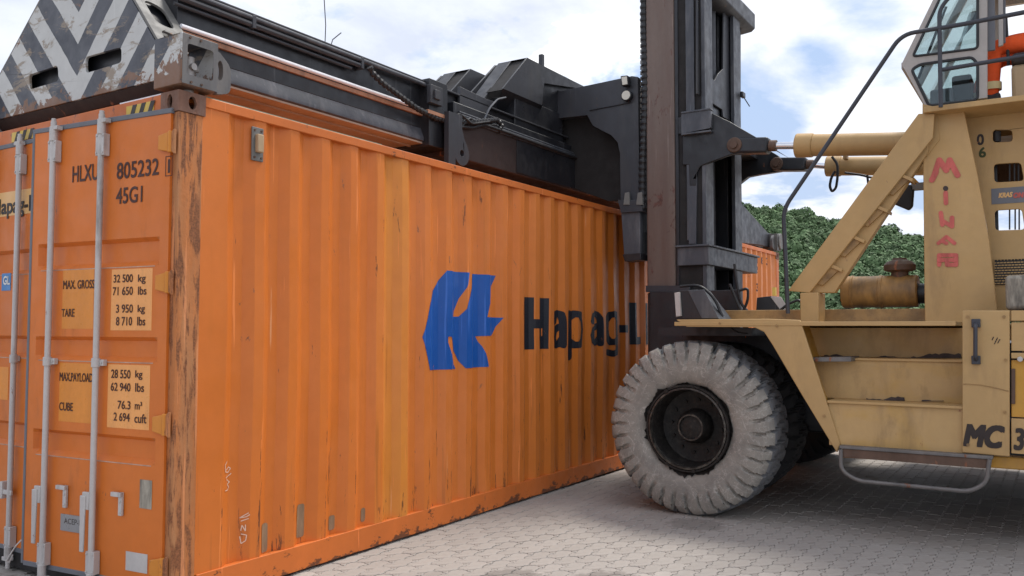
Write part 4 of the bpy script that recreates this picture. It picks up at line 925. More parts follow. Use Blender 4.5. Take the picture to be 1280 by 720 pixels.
# --- mast
ZT = 5.9
def mirrored(fn):
    fn(lambda x: x, 1); fn(lambda x: 2*5.775-x, -1)
def upr(f, s):
    x0, x1 = sorted((f(5.20), f(5.46)))
    mb = MB(); mb.prism([(f(5.20), -.545, 1.96), (f(5.20), -.86, 1.96), (f(5.38), -.86, 1.96), (f(5.38), -.545, 1.96)], (0, 0, ZT-1.96)); mb.build('inner_upright', 'pillar', ma, bevel=.018, seg=3)
    # outer upright: web and two flanges
    mb = MB(); mb.box(f(5.215), f(5.24), -.885, -1.165, .55, ZT); mb.build('outer_upright', 'dark' , ma, bevel=.003)  # near-black colour paints the shade of the gap beside the pillar
    if s == 1: mb = MB(); mb.box(5.195, 5.215, -.985, -1.075, 2.45, ZT); mb.build('upright_stiffener', 'flange', ma, bevel=.004)
    mb = MB(); mb.box(f(5.20), f(5.43), -1.185, -1.145, .55, ZT); mb.build('upright_flange', 'flange', ma, bevel=.004)
    mb = MB(); mb.box(f(5.20), f(5.43), -.90, -.865, .55, ZT); mb.build('upright_flange', 'black', ma, bevel=.004)
    mb = MB(); mb.box(f(5.26), f(5.42), -.95, -1.1, 1.2, ZT-.3); mb.build('inner_channel', 'black', ma, bevel=.004)
    mb = MB(); mb.cyl((f(5.52), -.85, 1.0), (f(5.52), -.85, 5.6), .07, 20); mb.build('lift_cylinder', 'black', ma)
mirrored(upr)
plateX([(807, 357), (862, 357), (862, 364), (807, 365)], [], 5.14, .4, 'black2', 'mast_foot_plate', ma, bevel=.004)
MB().box(5.2, 6.35, -.9, -.55, .45, 1.93).build('mast_base', 'black', ma, bevel=.01)
MB().box(5.24, 6.30, -1.14, -.93, .50, 1.75).build('mast_base', 'black', ma, bevel=.01)
mb = MB(); mb.box(5.42, 6.14, -.90, -.87, 1.7, ZT); mb.build('mast_shade_sheet', 'dark', ma)  # added dark sheet painting the shade of the opening between the uprights
for x in (5.56, 5.70, 5.86, 6.0):
    MB().cyl((x, -.97, 1.7), (x, -.97, 5.8), .035, 12).build('mast_pipe', 'black', ma)
# lower cross belt
z0 = on(885, 331, 1, -1.2).z; z1 = on(885, 308, 1, -1.2).z
MB().box(5.17, 6.80, -1.215, -.89, z0, z1).build('cross_belt', 'flange', ma, bevel=.006)
MB().box(5.14, 6.84, -1.235, -.88, z1, z1+.02).build('belt_cap', 'flange', ma, bevel=.004)
# mid cross hood
za = on(870, 165, 0, 5.15).z; zb = on(870, 140, 0, 5.15).z
ya = on(852, 150, 0, 5.15).y; yb = on(889, 150, 0, 5.15).y
MB().plate(rounded([(ya, za), (yb, za+.02), (yb, zb), (ya, zb)], .02), [], (5.14, 0, 0), (0, 1, 0), (0, 0, 1), 0, .05).build('cross_hood', 'flange', ma, bevel=.006)
MB().box(5.13, 5.22, ya, yb, zb, zb+.018).box(5.13, 5.22, ya, yb, za-.018, za).build('hood_lip', 'flange', ma, bevel=.003)
MB().box(5.19, 6.99, -1.2, -.9, za+.01, zb-.02).build('cross_beam', 'black', ma, bevel=.006)
lug = [(853, 166), (889, 141), (912, 152), (946, 172), (934, 190), (914, 193), (884, 204), (875, 208), (871, 216), (870, 232), (862, 232), (861, 206), (853, 206)]
plateX(lug, [], 5.185, .05, 'black', 'tilt_lug', ma, bevel=.006)
q = pxX(lug, 5.185)
MB().add([(5.185, q[1][0], q[1][1]), (6.4, q[1][0], q[1][1]), (6.4, q[3][0], q[3][1]), (5.185, q[3][0], q[3][1])], [(0, 1, 2, 3)]).build('hood_top_edge', 'flange', ma)
# far lug plate as seen right of the mast
far = [(925, 172), (945, 178), (972, 194), (983, 206), (976, 214), (950, 218), (935, 221), (926, 228), (918, 235), (918, 172)]
plateX(far, [], 6.93, .08, 'black', 'tilt_lug', ma, bevel=.006)
# near side slim dark web under hood, between flange and pillar
plateX([(858, 200), (871, 206), (870, 305), (861, 305)], [], 5.188, .03, 'flange', 'upright_web', ma, bevel=.003)
# window plate between the uprights
wp = [(872, -20), (872, 117), (903, 137), (904, 146), (926, 160), (926, -20)]
wh = [[(873.5, -12), (874, 78), (893, 101), (898, 92), (904, 86), (905, -12)]]
plateY(wp, wh, -1.13, .02, 'black2', 'mast_window_plate', ma, bevel=.003)
plateY([(872, 117), (903, 137), (903, 150), (872, 140)], [], -1.10, .01, 'black', 'mast_window_plate', ma, bevel=.002)
for px in (880, 889, 897):
    p = on(px, 50, 1, -1.02); MB().cyl((p.x, -1.02, 3.7), (p.x, -1.02, 5.8), .05, 14).build('mast_pipe', 'flange' if px == 889 else 'black', ma)
# crosshead hood at the top
ch = [(855, -60), (905, -3), (944, 18), (944, 36), (940, 40), (926, 44), (914, 36), (905, 30), (885, -8), (870, -60)]
q = pxX(ch, 6.75); mb = MB(); mb.plate(q, [], (5.35, 0, 0), (0, 1, 0), (0, 0, 1), 0, 1.4); mb.build('crosshead', 'black2', ma, bevel=.01)
MB().tube([on(925, 118, 1, -1.19), on(930, 122, 1, -1.22), on(937, 133, 1, -1.25)], .006, 6).build('cable_stub', 'hose', ma)
p = on(926, 119, 1, -1.2); MB().box(p.x-.05, p.x+.05, p.y-.04, p.y, p.z-.03, p.z+.03).build('sensor', 'black', ma, bevel=.01)
# --- tilt cylinders
def tilt(xc, pin, st, en, name):
    P = on(*pin, 0, xc); S = on(*st, 0, xc); E_ = on(*en, 0, xc); dr = (E_-S).normalized()
    mb = MB(); mb.cyl(P+Vector((-.09, 0, 0)), P+Vector((.07, 0, 0)), .075, 20); mb.build('tilt_pin', 'filter_dark', ma, bevel=.008)
    MB().cyl(P+Vector((-.11, 0, 0)), P+Vector((-.09, 0, 0)), .038, 8).build('pin_bolt', 'filter_dark', ma)
    C1 = P+dr*.05; C2 = P+dr*.32; mb = MB(); mb.beam(P-dr*.05, C2, .15, .15, (1, 0, 0)); mb.build('clevis', 'black', ma, bevel=.02, seg=3)
    MB().cyl(C2, C2+dr*.07, .055, 16).build('rod_collar', 'filter_dark', ma, bevel=.005)
    MB().cyl(C2, S+dr*.05, .034, 20).build('piston_rod', 'chrome', ma)
    MB().cyl(S, S+dr*.16, .113, 32).build('cylinder_gland', 'yellow', ma, bevel=.012)
    MB().cyl(S+dr*.16, S+dr*1.0, .103, 32).build('cylinder_barrel', 'yellow', ma, bevel=.004)
    MB().cyl(S+dr*1.0, S+dr*1.3, .09, 32).build('cylinder_end', 'yellow', ma, bevel=.004)
tilt(5.25, (921, 183), (995, 182), (1165, 179), 'near')
tilt(6.93, (973, 206), (1033, 208), (1165, 207), 'far')
a = [on(x, y, 0, 6.6) for x, y in ((1040, 196), (1047, 205), (1047, 222), (1045, 235), (1040, 240), (1037, 233), (1039, 222), (1044, 214))]
MB().tube(a, .014, 8, .05).build('hydraulic_hose', 'hose', ma)
MB().box(6.7, 6.8, on(1056, 200, 0, 6.7).y-.02, on(1056, 200, 0, 6.7).y+.02, 3.4, 3.56).build('valve_stub', 'filter', ma, bevel=.005)
MB().tube([on(x, y, 0, 6.4) for x, y in ((1056, 216), (1078, 219), (1088, 222), (1110, 222))], .012, 8, .05).build('hydraulic_hose', 'hose', ma)
MB().tube([on(x, y, 0, 6.4) for x, y in ((1084, 219), (1086, 235))], .012, 8).build('hydraulic_hose', 'hose', ma)
# --- wheels
def tyre(xo, ctr_y, ctr_z, Ro, W, seed, name='tyre', parent=None):
    r_ = np.random.default_rng(seed); NA = 432; LUGS = 36
    # profile: (x along the axle, radius, lug weight)
    pr_ = [(.075, .36, 0), (.045, .375, 0), (.018, .42, 0), (.006, .47, 0), (.002, .52, 0), (.0, .545, .25), (.0, .565, .7), (.002, .585, .9), (.005, .60, 1), (.010, .62, 1), (.018, .65, 1), (.032, .68, 1), (.05, .70, 1), (.07, .712, 1), (.10, .719, 1), (.16, .722, 1), (.22, .724, 1)]
    full = [(x, rr, w) for x, rr, w in pr_] + [(W-x, rr, w) for x, rr, w in reversed(pr_)]
    chips = r_.uniform(-.5, 1, size=(LUGS, 2)); jit = np.clip(r_.normal(size=LUGS)*.16, -.35, .35)
    V_ = []; n = len(full)
    for i in range(NA):
        th = 2*math.pi*i/NA
        for j, (x, rr, w_) in enumerate(full):
            sd_ = 0 if x < W/2 else 1; skew = abs(x-W/2)/(W/2)   # herringbone skew
            ph = (th/(2*math.pi)*LUGS + .9*(1-skew) + .5*sd_) % LUGS; li = int(ph); fr_ = ph-li
            edge = .36 + jit[li]*.5; g_ = 1 if fr_ < edge*.72 else 0
            if .0 < min(x, W-x) <= .03: g_ = 1 if fr_ < edge*.62 else 0
            dpt = (.042+.012*jit[li]*5 if min(x, W-x) > .02 else .03)*w_*g_
            chip = max(0, chips[li, sd_])*.012*w_*(1 if .03 < min(x, W-x) < .09 else .3)
            q = Ro/.724
            rad = rr*q
            if w_ > 0 and min(x, W-x) > .02: rad -= dpt + chip; xx = x
            else: xx = x + (dpt+.0 if x < W/2 else -dpt)
            rad += .0015*math.sin(th*37+j)*(w_ > 0)
            V_.append((xo+xx, ctr_y+rad*math.cos(th), ctr_z+rad*math.sin(th)))
    F_ = [(i*n+j, i*n+j+1, ((i+1) % NA)*n+j+1, ((i+1) % NA)*n+j) for i in range(NA) for j in range(n-1)]
    o = MB().add(V_, F_).build(name, 'rubber_wall', parent, ang=50)
    o.data.materials.append(M['rubber_tread'])
    for i_, p_ in enumerate(o.data.polygons):
        j = i_ % (n-1)
        if 13 <= j <= n-1-14: p_.material_index = 1
    return o
def wheel(xo, cy, cz, Ro, seed, outward=True, W=.54, inner=False):
    wh_ = MB(); wh_.lathe([(.10, .0), (.10, .33), (.04, .33), (.04, .345)], (xo, cy, cz), (1, 0, 0), 48)
    # the wheel: rim as part with tyre, hub, nuts
    mb = MB(); mb.lathe([(.085, .362), (.03, .366), (.012, .362), (.012, .348), (.035, .340), (.045, .325), (.06, .318), (.10, .312), (.24, .30), (.26, .20), (.262, .05)], (xo, cy, cz), (1, 0, 0), 64)
    rim = mb.build('rim', 'rim', ma)
    mb = MB(); mb.lathe([(.03, .345), (.008, .340), (.006, .326), (.03, .318), (.05, .322)], (xo, cy, cz), (1, 0, 0), 64); mb.build('locking_ring', 'rim_ring', rim)
    mb = MB(); mb.lathe([(.26, .15), (.17, .14), (.15, .128), (.12, .122), (.115, .118), (.105, .110), (.105, .098), (.125, .094), (.12, .04), (.115, .0)], (xo, cy, cz), (1, 0, 0), 48); mb.build('hub', 'rim', rim)
    mb = MB(); mb.lathe([(.12, .115), (.100, .111), (.100, .099), (.12, .096)], (xo, cy, cz), (1, 0, 0), 48); mb.build('hub_ring', 'rim_ring', rim)
    for k in range(12):
        a = 2*math.pi*k/12+.1; y_, z_ = cy+.225*math.cos(a), cz+.225*math.sin(a)
        MB().cyl((xo+.235, y_, z_), (xo+.265, y_, z_), .015, 6).build('wheel_nut', 'rim', rim)
    mb = MB()
    for k in range(9):
        a = 2*math.pi*k/9+.35; y_, z_ = cy+.352*math.cos(a), cz+.352*math.sin(a)
        c_ = Vector((xo+.008, y_, z_)); MB().cyl(c_+Vector((-.006, 0, 0)), c_+Vector((.03, 0, 0)), random.uniform(.008, .02), 6).build('rim_clip', 'rim', rim)
    
    mb = MB(); ng = 120; rr_ = np.random.default_rng(seed+50); ph_ = rr_.uniform(0, 6.28, 5)
    ro = [.375+.012*math.sin(2*math.pi*k/ng*3+ph_[0])+.010*math.sin(2*math.pi*k/ng*11+ph_[1])+.008*abs(math.sin(2*math.pi*k/ng*23+ph_[2]))+(.018 if rr_.random() < .07 else 0) for k in range(ng)]
    xg = lambda r_: xo+float(np.interp(r_, [.36, .375, .42, .47], [.075, .045, .018, .006]))-.007
    mb.add([(xg(.355), cy+.350*math.cos(2*math.pi*k/ng), cz+.350*math.sin(2*math.pi*k/ng)) for k in range(ng)]+[(xg(ro[k]), cy+ro[k]*math.cos(2*math.pi*k/ng), cz+ro[k]*math.sin(2*math.pi*k/ng)) for k in range(ng)], [(k, (k+1) % ng, ng+(k+1) % ng, ng+k) for k in range(ng)])
    mb.build('grease_ring', 'rim', rim)
    ty = tyre(xo, cy, cz, Ro, W, seed, 'tyre', rim)
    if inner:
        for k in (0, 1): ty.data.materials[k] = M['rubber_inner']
    return rim
WY, WZ, WR = -1.475, .728, .734
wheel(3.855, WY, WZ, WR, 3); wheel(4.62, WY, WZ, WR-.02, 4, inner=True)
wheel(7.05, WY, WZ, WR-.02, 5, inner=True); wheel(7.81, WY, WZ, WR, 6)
wheel(4.35, -7.3, WZ, WR, 7); wheel(7.37, -7.3, WZ, WR, 8)
MB().cyl((4.2, WY, WZ), (8.0, WY, WZ), .17, 24).build('drive_axle', 'rim', ma)
MB().cyl((4.6, -7.3, WZ), (7.6, -7.3, WZ), .13, 24).build('steer_axle', 'rim', ma)
MB().box(5.1, 7.1, -8.6, -1.25, .62, 1.45).build('chassis', 'black', ma, bevel=.02)
MB().box(4.95, 7.95, -8.6, -2.75, .50, .78).build('belly_light_block', 'black', ma, bevel=.02)  # unseen slab added to darken the ground under the machine
MB().box(4.3, 7.9, -1.9, -1.05, 1.5, 1.57).build('deck_underframe', 'black', ma)
MB().box(4.98, 5.08, -2.75, -1.0, .7, 1.55).build('wheel_arch_lining', 'black', ma)
# --- body side
fe = [(845, 399.5), (960, 398.5), (1000, 400), (1050, 555), (1046, 566), (1000, 490), (966, 432), (955, 415), (942, 409), (858, 408.5)]
body = plateX(fe, [], 3.86, .03, 'yellow', 'fender_panel', ma, bevel=.006)
q = pxX([(843, 403), (1203, 401)], 3.86)
MB().box(3.855, 5.0, q[0][0], -3.5, 1.585, 1.618).build('deck_plate', 'yellow', ma, bevel=.004)
MB().box(7.2, 8.35, -2.7, -8.6, .62, 1.60).build('far_light_block', 'yellow_dirt_shade', ma, bevel=.01)  # unseen box added to stop light coming in from the far side
MB().box(7.2, 8.35, q[0][0], -8.6, 1.56, 1.618).build('far_body', 'yellow', ma, bevel=.01)
# chamfered inner cheek of the step recess
A = [on(x, y, 0, 3.89) for x, y in ((993, 402), (1050, 557))]; B = [on(x, y, 0, 4.3) for x, y in ((1010, 402), (1058, 552))]
MB().add([A[0], A[1], B[1], B[0]], [(0, 1, 2, 3)]).build('step_cheek', 'yellow_deep', ma)

yA = on(1000, 450, 0, 4.0).y+.12; yB = on(1203, 450, 0, 3.87).y
def riser(X, y0, y1, mt, pxl, nm='step_riser'):
    yA = on(pxl, (y0+y1)/2, 0, X).y; z1_ = on(1120, y0, 0, X).z; z0_ = on(1120, y1, 0, X).z; return MB().box(X, X+.03, yA, yB-.05, z0_, z1_).build(nm, mt, ma, bevel=.003), z0_, z1_
o, za3, zb3 = riser(4.36, 402, 447, 'yellow_step', 1001); o, za2, zb2_ = riser(4.12, 451.5, 501, 'yellow_step', 1016); o, za1, zb1 = riser(3.885, 504.5, 562, 'yellow_step', 1036)
MB().box(4.10, 4.38, on(1013, 450, 0, 4.1).y, yB-.05, za3-.02, za3).build('step_tread', 'yellow', ma, bevel=.004)
MB().box(3.865, 4.13, on(1034, 502, 0, 3.87).y, yB-.05, za2-.02, za2-.0).build('step_tread', 'yellow', ma, bevel=.004)
MB().box(4.36, 4.9, on(1001, 402, 0, 4.36).y, yB, 1.57, 1.585).build('deck_edge', 'yellow', ma)
def grime(X, pts): # crusted grease along the step backs, irregular top edge
    out_ = []
    for (xa_, xb_, y_, h_) in pts:
        n = max(6, int((xb_-xa_)/4)); top = []; h_r = 0.5
        for k in range(n+1): h_r = min(1, max(.12, h_r + random.uniform(-.28, .28))); top.append((xa_+(xb_-xa_)*k/n + random.uniform(-1, 1), y_-h_*h_r))
        out_.append([(xa_, y_), *top, (xb_, y_)])
    mb = MB()
    for o in out_: mb.plate(pxX(o, X), [], (X, 0, 0), (0, 1, 0), (0, 0, 1), -.006, .0)
    return mb.build('grease_crust', 'grime', ma, smooth=False)
grime(4.355, [(1030, 1202, 447.5, 6)]); grime(4.115, [(1083, 1131, 501, 6), (1152, 1180, 501.5, 5)])
plateX([(1010, 447), (1020, 452), (1064, 452), (1064, 446)], [], 3.95, .3, 'tread', 'tread_plate', ma, bevel=.002)
# right hand body panels with the handle
pan = [(1203, 388), (1262, 388), (1262, 571), (1203, 566)]
plateX(pan, [], 3.855, .05, 'yellow', 'side_panel', ma, bevel=.006)
plateX([(1264, 388), (1700, 388), (1700, 401), (1264, 401)], [], 3.855, .05, 'yellow', 'side_panel', ma, bevel=.004)
plateX([(1264, 403), (1700, 400), (1700, 440), (1264, 438.5)], [], 3.865, .05, 'yellow', 'side_panel', ma, bevel=.004)
plateX([(1264, 441), (1700, 450), (1700, 458), (1264, 448)], [], 3.85, .05, 'yellow', 'panel_ledge', ma, bevel=.004)
plateX([(1264, 450), (1700, 458), (1700, 545), (1264, 521)], [], 3.885, .03, 'yellow_deep', 'side_panel', ma, bevel=.004)
plateX([(1264, 523), (1700, 547), (1700, 600), (1264, 566.5)], [], 3.86, .05, 'yellow', 'side_panel', ma, bevel=.004)
plateX([(1264, 461), (1269, 461), (1269, 505), (1264, 505)], [], 3.87, .02, 'filter_dark', 'latch_strip', ma, bevel=.003)
p = on(1275, 449, 0, 3.84); MB().cyl(p, p+Vector((.03, 0, 0)), .018, 12).build('latch_bolt', 'rod', ma, bevel=.003)
plateX([(1050, 562), (1203, 567), (1700, 604), (1700, 620), (1240, 585), (1050, 572)], [], 3.93, .12, 'yellow_deep', 'sill_beam', ma, bevel=.01)
MB().box(3.93, 4.1, -8.6, -3.9, .62, 1.68).build('rear_body', 'yellow', ma, bevel=.01)
MB().box(4.4, 4.9, -8.6, -2.65, .66, .9).build('fuel_tank', 'black', ma, bevel=.03)
ht = [on(1220, y, 0, 3.845) for y in (404, 450)]
MB().tube([ht[0]+Vector((0, 0, 0)), ht[0]+Vector((-.05, 0, -.02)), ht[1]+Vector((-.05, 0, .02)), ht[1]], .014, 10, .02).build('grab_handle', 'rail_pipe', ma)
for h in ht: MB().box(h.x-.012, h.x+.012, h.y-.028, h.y+.028, h.z-.03, h.z+.03).build('handle_foot', 'rail_pipe', ma, bevel=.004)
def xprint(s, X, x0, x1, yt, yb, m_, bold=.04, slant=0.0, base=None, nm='lettering', parent=None):
    xm = (x0+x1)/2; ym = (yt+yb)/2; a = on(x0, ym, 0, X); b = on(x1, ym, 0, X); zt = on(xm, yt, 0, X).z; zb = on(xm, yb, 0, X).z
    return text_mb(s, (X, a.y, zb), (0, -1, 0), (0, 0, 1), a.y-b.y, zt-zb, bold, base, slant).build(nm, m_, parent or ma, smooth=False)
xprint('MC', 3.852, 1203.5, 1251, 530.5, 559.5, 'black_print', .05, .18); xprint('3', 3.855, 1266.5, 1279, 535, 563, 'black_print', .05, .1)
mb = MB()
for s_ in (((1240, 425), (1242, 421)), ((1243, 430), (1247, 422)), ((1247, 429), (1250, 424))):
    mb.cyl(on(*s_[0], 0, 3.853), on(*s_[1], 0, 3.853), .003, 5)
mb.build('paint_scratch', 'grime', ma)
for bx, by in ((1210, 396), (1255, 396), (1210, 556), (1256, 515), (971, 407), (1030, 520), (900, 404), (1257, 450)):
    p = on(bx, by, 0, 3.854); MB().cyl(p, p+Vector((-.008, 0, 0)), .011, 6).build('panel_bolt', 'yellow_dirt_shade', ma)
MB().tube([on(x, y, 0, 3.853) for x, y in ((1204, 480), (1225, 481), (1245, 485), (1261, 489))], .0035, 5).build('panel_crease', 'yellow_dirt_shade', ma)
# hanging step
st = [(1049, 556), (1062, 552.5), (1243, 566.5), (1240, 575), (1055, 562)]
A = on(1049, 559, 0, 3.80); Bp = on(1241, 573, 0, 3.80)
MB().box(3.80, 3.98, Bp.y, A.y, A.z-.01, A.z+.012).build('step_plate', 'tread', ma, bevel=.004)
MB().box(3.81, 3.83, Bp.y+.03, A.y-.02, A.z-.075, A.z-.01).build('step_brace', 'filter_dark', ma, bevel=.003)
H = [on(x, y, 0, 3.80) for x, y in ((1051, 562), (1051, 588), (1072, 601), (1212, 614.5), (1233, 604), (1237, 574))]
MB().tube(H, .015, 10, .06).build('step_loop', 'tread', ma)
# deck beam behind, post, ladder strut
XB = 4.75; a = on(860, 394, 0, XB); b = on(1160, 394, 0, XB)
MB().box(XB, XB+.2, b.y, a.y, 1.618, on(1000, 387, 0, XB).z).build('deck_beam', 'yellow_dirt_shade', ma, bevel=.006)
p0 = on(1000, 366, 0, 4.5); p1 = on(1023, 366, 0, 4.5); MB().box(4.5, 4.75, p1.y, p0.y, 1.61, p0.z).build('strut_post', 'yellow', ma, bevel=.006)
st_o = [(985, 363), (1146, 145), (1170, 150), (1174, 172), (1040, 364)]
PR = pxX([(985, 364), (1150, 140), (1168, 140), (1168, 178), (1014, 366)], 4.5)
plateX([(985, 363.5), (1148, 142), (1168, 142), (1166, 172), (1012, 366)], [], 4.5, .04, 'yellow', 'ladder_strut', ma, bevel=.005)
# the strut's rear flange with cut footholds
q0 = [(1012, 366), (1022, 366), (1050, 330), (1045, 322), (1068, 300), (1078, 303), (1092, 282), (1083, 270), (1098, 256), (1107, 260), (1123, 237), (1116, 225), (1130, 212), (1140, 215), (1156, 196), (1162, 172)]
plateX([(1010, 366), (1043, 366), (1137, 224), (1160, 190), (1160, 150)], [], 4.56, .10, 'yellow', 'ladder_strut_flange', ma, bevel=.005)
for x_, y_ in ((1139, 222), (1108, 261), (1079, 299), (1051, 335)):
    plateX([(x_, y_), (x_-14, y_-6), (x_-33, y_+19), (x_-23, y_+22)], [], 4.535, .03, 'yellow_dirt_shade', 'ladder_tread', ma, bevel=.003)  # darker paint here puts in the shade of the downward tread faces
    plateX([(x_+2, y_+1), (x_-14, y_-6), (x_-17, y_-3), (x_+1, y_+5)], [], 4.52, .22, 'yellow', 'ladder_tread', ma, bevel=.003)
# column with red sprayed letters
XL = 4.6
plateX([(1153, 130), (1203, 130), (1222, 220), (1236, 300), (1246, 384), (1246, 403), (1156, 403)], [], XL, .10, 'yellow', 'cab_column', ma, bevel=.006)
plateX([(1153, 130), (1172, 134), (1174, 175), (1158, 196), (1153, 188)], [], XL-.012, .012, 'yellow', 'column_gusset', ma, bevel=.003)
MB().box(XL+.1, XL+.9, on(1157, 300, 0, XL).y-.03, on(1157, 300, 0, XL).y, 1.6, 3.3).build('column_side', 'yellow', ma, bevel=.004)
def spray(strokes, X, wpx=5):
    mb = MB(); r_ = .0185*wpx/5; k = 0
    for ln in strokes:
        P = [on(x, y, 0, X) for x, y in ln]
        for a, b in zip(P, P[1:]):
            pts = [Vector((c_.y+r_*math.cos(t_*math.pi/5), c_.z+r_*math.sin(t_*math.pi/5))) for c_ in (a, b) for t_ in range(10)]
            hl_ = convex_hull_2d(pts); mb.add([(X-.0006*k, pts[h].x, pts[h].y) for h in hl_], [tuple(range(len(hl_)))]); k += 1
    return mb.build('sprayed_letter', 'red_spray', ma, smooth=False)
spray([[(1167, 221), (1174, 200), (1183, 213), (1187, 200), (1197, 219)], [(1165, 225), (1170, 215)]], XL-.004, 6)
MB().add([on(1182, 234, 0, XL-.004)]+[on(1182+3.3*math.cos(a), 235.5+3.3*math.sin(a), 0, XL-.004) for a in np.linspace(0, 6.28, 12)], [tuple(range(1, 13))]).build('sprayed_letter', 'grime', ma, smooth=False)
spray([[(1182, 241), (1182.5, 254)]], XL-.004, 4.5)
spray([[(1176, 266), (1178, 281), (1178, 276), (1190, 283), (1190, 272)]], XL-.004, 4.5)
spray([[(1173, 304), (1183, 296), (1193, 304)], [(1177, 301), (1183, 304)]], XL-.004, 4)
spray([[(1174, 331), (1174, 319), (1185, 319), (1195, 319), (1195, 331), (1184, 331), (1184, 325)], [(1174, 325), (1195, 325)]], XL-.004, 4.5)
# recessed panel with openings right of the column
XP = 4.85
holes = [[(1241, 162), (1265, 162), (1266, 177), (1241, 178)], [(1242, 205), (1276, 203), (1280, 226), (1243, 228)], [(1243, 263), (1277, 261), (1281, 287), (1244, 288)]]
ow = [(1190, 128), (1700, 110), (1700, 402), (1190, 402)]
plateX(ow, holes, XP, .03, 'yellow', 'slotted_panel', ma, bevel=.003, hr=.03)
hb = MB()
for (xs_, y0, y1) in (((1262, 1268, 1273), 204, 226), ((1262, 1269, 1274), 262, 287)):
    for x in xs_: a = on(x, y0, 0, XP+.05); b = on(x, y1, 0, XP+.05); MB().cyl(a, b, .006, 6).build('grille_bar', 'cab_dark', ma)
MB().box(XP+.1, XP+.14, on(1243, 220, 0, XP+.1).y-.02, on(1243, 220, 0, XP+.1).y+.08, 2.2, 3.2).build('inner_duct', 'black', ma)
MB().box(XP+.5, XP+.9, -4.3, -3.62, 2.68, 3.0).build('cooler_block', 'filter_dark', ma, bevel=.01)
p = on(1246, 165, 0, XP+.05); MB().cyl(p, p+Vector((0, 0, -.08)), .03, 12).build('pipe_coupling', 'hose', ma)
# perforated grille
a = on(1242, 324, 0, XP-.004); b = on(1290, 355, 0, XP-.004)
gp = [(a.y, a.z), (a.y, b.z), (b.y, b.z), (b.y, a.z)]
hl = []
nx, nz = 11, 10
for i in range(nx):
    for j in range(nz):
        yy = a.y + (b.y-a.y)*(i+.5)/nx + (.5*(j % 2)-.25)*(b.y-a.y)/nx*.7; z_ = b.z + (a.z-b.z)*(j+.5)/nz
        hl.append(rect(yy-.0095, z_-.0045, yy+.0095, z_+.0045))
MB().box(XP-.004, XP-.0015, b.y, a.y, b.z, a.z).build('grille_back', 'cab_dark', ma, smooth=False)
MB().plate(gp, hl, (XP-.008, 0, 0), (0, 1, 0), (0, 0, 1), -.004, .001).build('perforated_grille', 'yellow', ma, smooth=False)
xprint('0', XP-.003, 1221, 1230, 167.5, 181.5, 'black_print', .03); xprint('6', XP-.003, 1223.5, 1232.5, 184, 197, 'green_print', .03)
a = on(1239, 236, 0, XP-.002); b = on(1292, 252, 0, XP-.002); stk = MB().box(XP-.004, XP-.001, b.y, a.y, b.z, a.z).build('maker_sticker', 'seal', ma, smooth=False)
xprint('KRAS', XP-.006, 1248, 1265, 240.5, 247, 'cream', .05, .15, parent=None); xprint('ON', XP-.006, 1266, 1279, 240.5, 247.5, 'red_spray', .06, .1)
# grey case standing on the panel top
a = on(1256, 344, 0, 4.2); b = on(1320, 387, 0, 4.2); MB().box(4.2, 4.5, b.y, a.y, b.z, a.z).build('grey_case', 'sticker', ma, bevel=.03, seg=3)
# air cleaner drum
XA = 5.0; c0 = on(1054, 365.5, 0, XA); c1 = on(1140, 366, 0, XA); ra = .142
mb = MB(); mb.lathe([(0, 0), (0, ra*.93), (.01, ra), (.07, ra), (.075, ra*1.03), (.09, ra*1.03), (.095, ra*.97), (.30, ra*.97), (.305, ra*1.0), (.33, ra*1.0), (.335, ra*.97), (.60, ra*.97), (.61, ra*.9), (.61, 0)], c0, (0, -1, 0), 40)
af = mb.build('air_cleaner', 'filter', ma)
c = on(1125, 350, 0, XA); zt_ = on(1125, 343, 0, XA).z
mb = MB(); mb.lathe([(0, .0), (.0, .065), (-.02, .07), (.04, .07), (.045, .10), (.055, .125), (.10, .128), (.13, .10), (.145, .06), (.16, .055), (.165, 0)], (XA, c.y, zt_-.02), (0, 0, 1), 32); mb.build('intake_cap', 'filter_dark', ma)
MB().cyl(on(1138, 367, 0, XA), on(1175, 367, 0, XA), .085, 24).build('intake_pipe', 'hose', ma)
# mirror
mb = MB(); a = on(1128, 247, 0, 5.0); mb.prism([(5.0, *pxX([p_], 5.0)[0]) for p_ in ((1121, 232), (1143, 230), (1141, 258), (1136, 263), (1117, 255), (1116, 249))], (.05, 0, 0)); mb.build('mirror', 'black', ma, bevel=.015, seg=3)
MB().tube([on(x, y, 0, 5.02) for x, y in ((1133, 226), (1140, 222), (1153, 235), (1170, 235))], .012, 8, .02).build('mirror_arm', 'yellow_deep', ma)
MB().box(5.0, 5.1, on(1156, 232, 0, 5.0).y, on(1139, 232, 0, 5.0).y, on(1150, 236, 0, 5.0).z, on(1150, 228, 0, 5.0).z).build('mirror_bracket', 'grey_steel', ma)
# --- railing
XR = 4.38
P = [on(x, y, 0, XR) for x, y in ((985, 392), (979, 262), (1127, 43), (1200, 31), (1420, -12))]
MB().tube(P, .0175, 12, .10).build('hand_rail', 'rail_pipe', ma)
MB().tube([on(x, y, 0, XR) for x, y in ((1176, 134), (1174, 12), (1190, -8), (1300, -30))], .016, 12, .08).build('guard_rail', 'rail_pipe', ma)
MB().tube([on(x, y, 0, XR+.01) for x, y in ((1176, 87.5), (1420, 46))], .0165, 12).build('guard_rail', 'rail_pipe', ma)
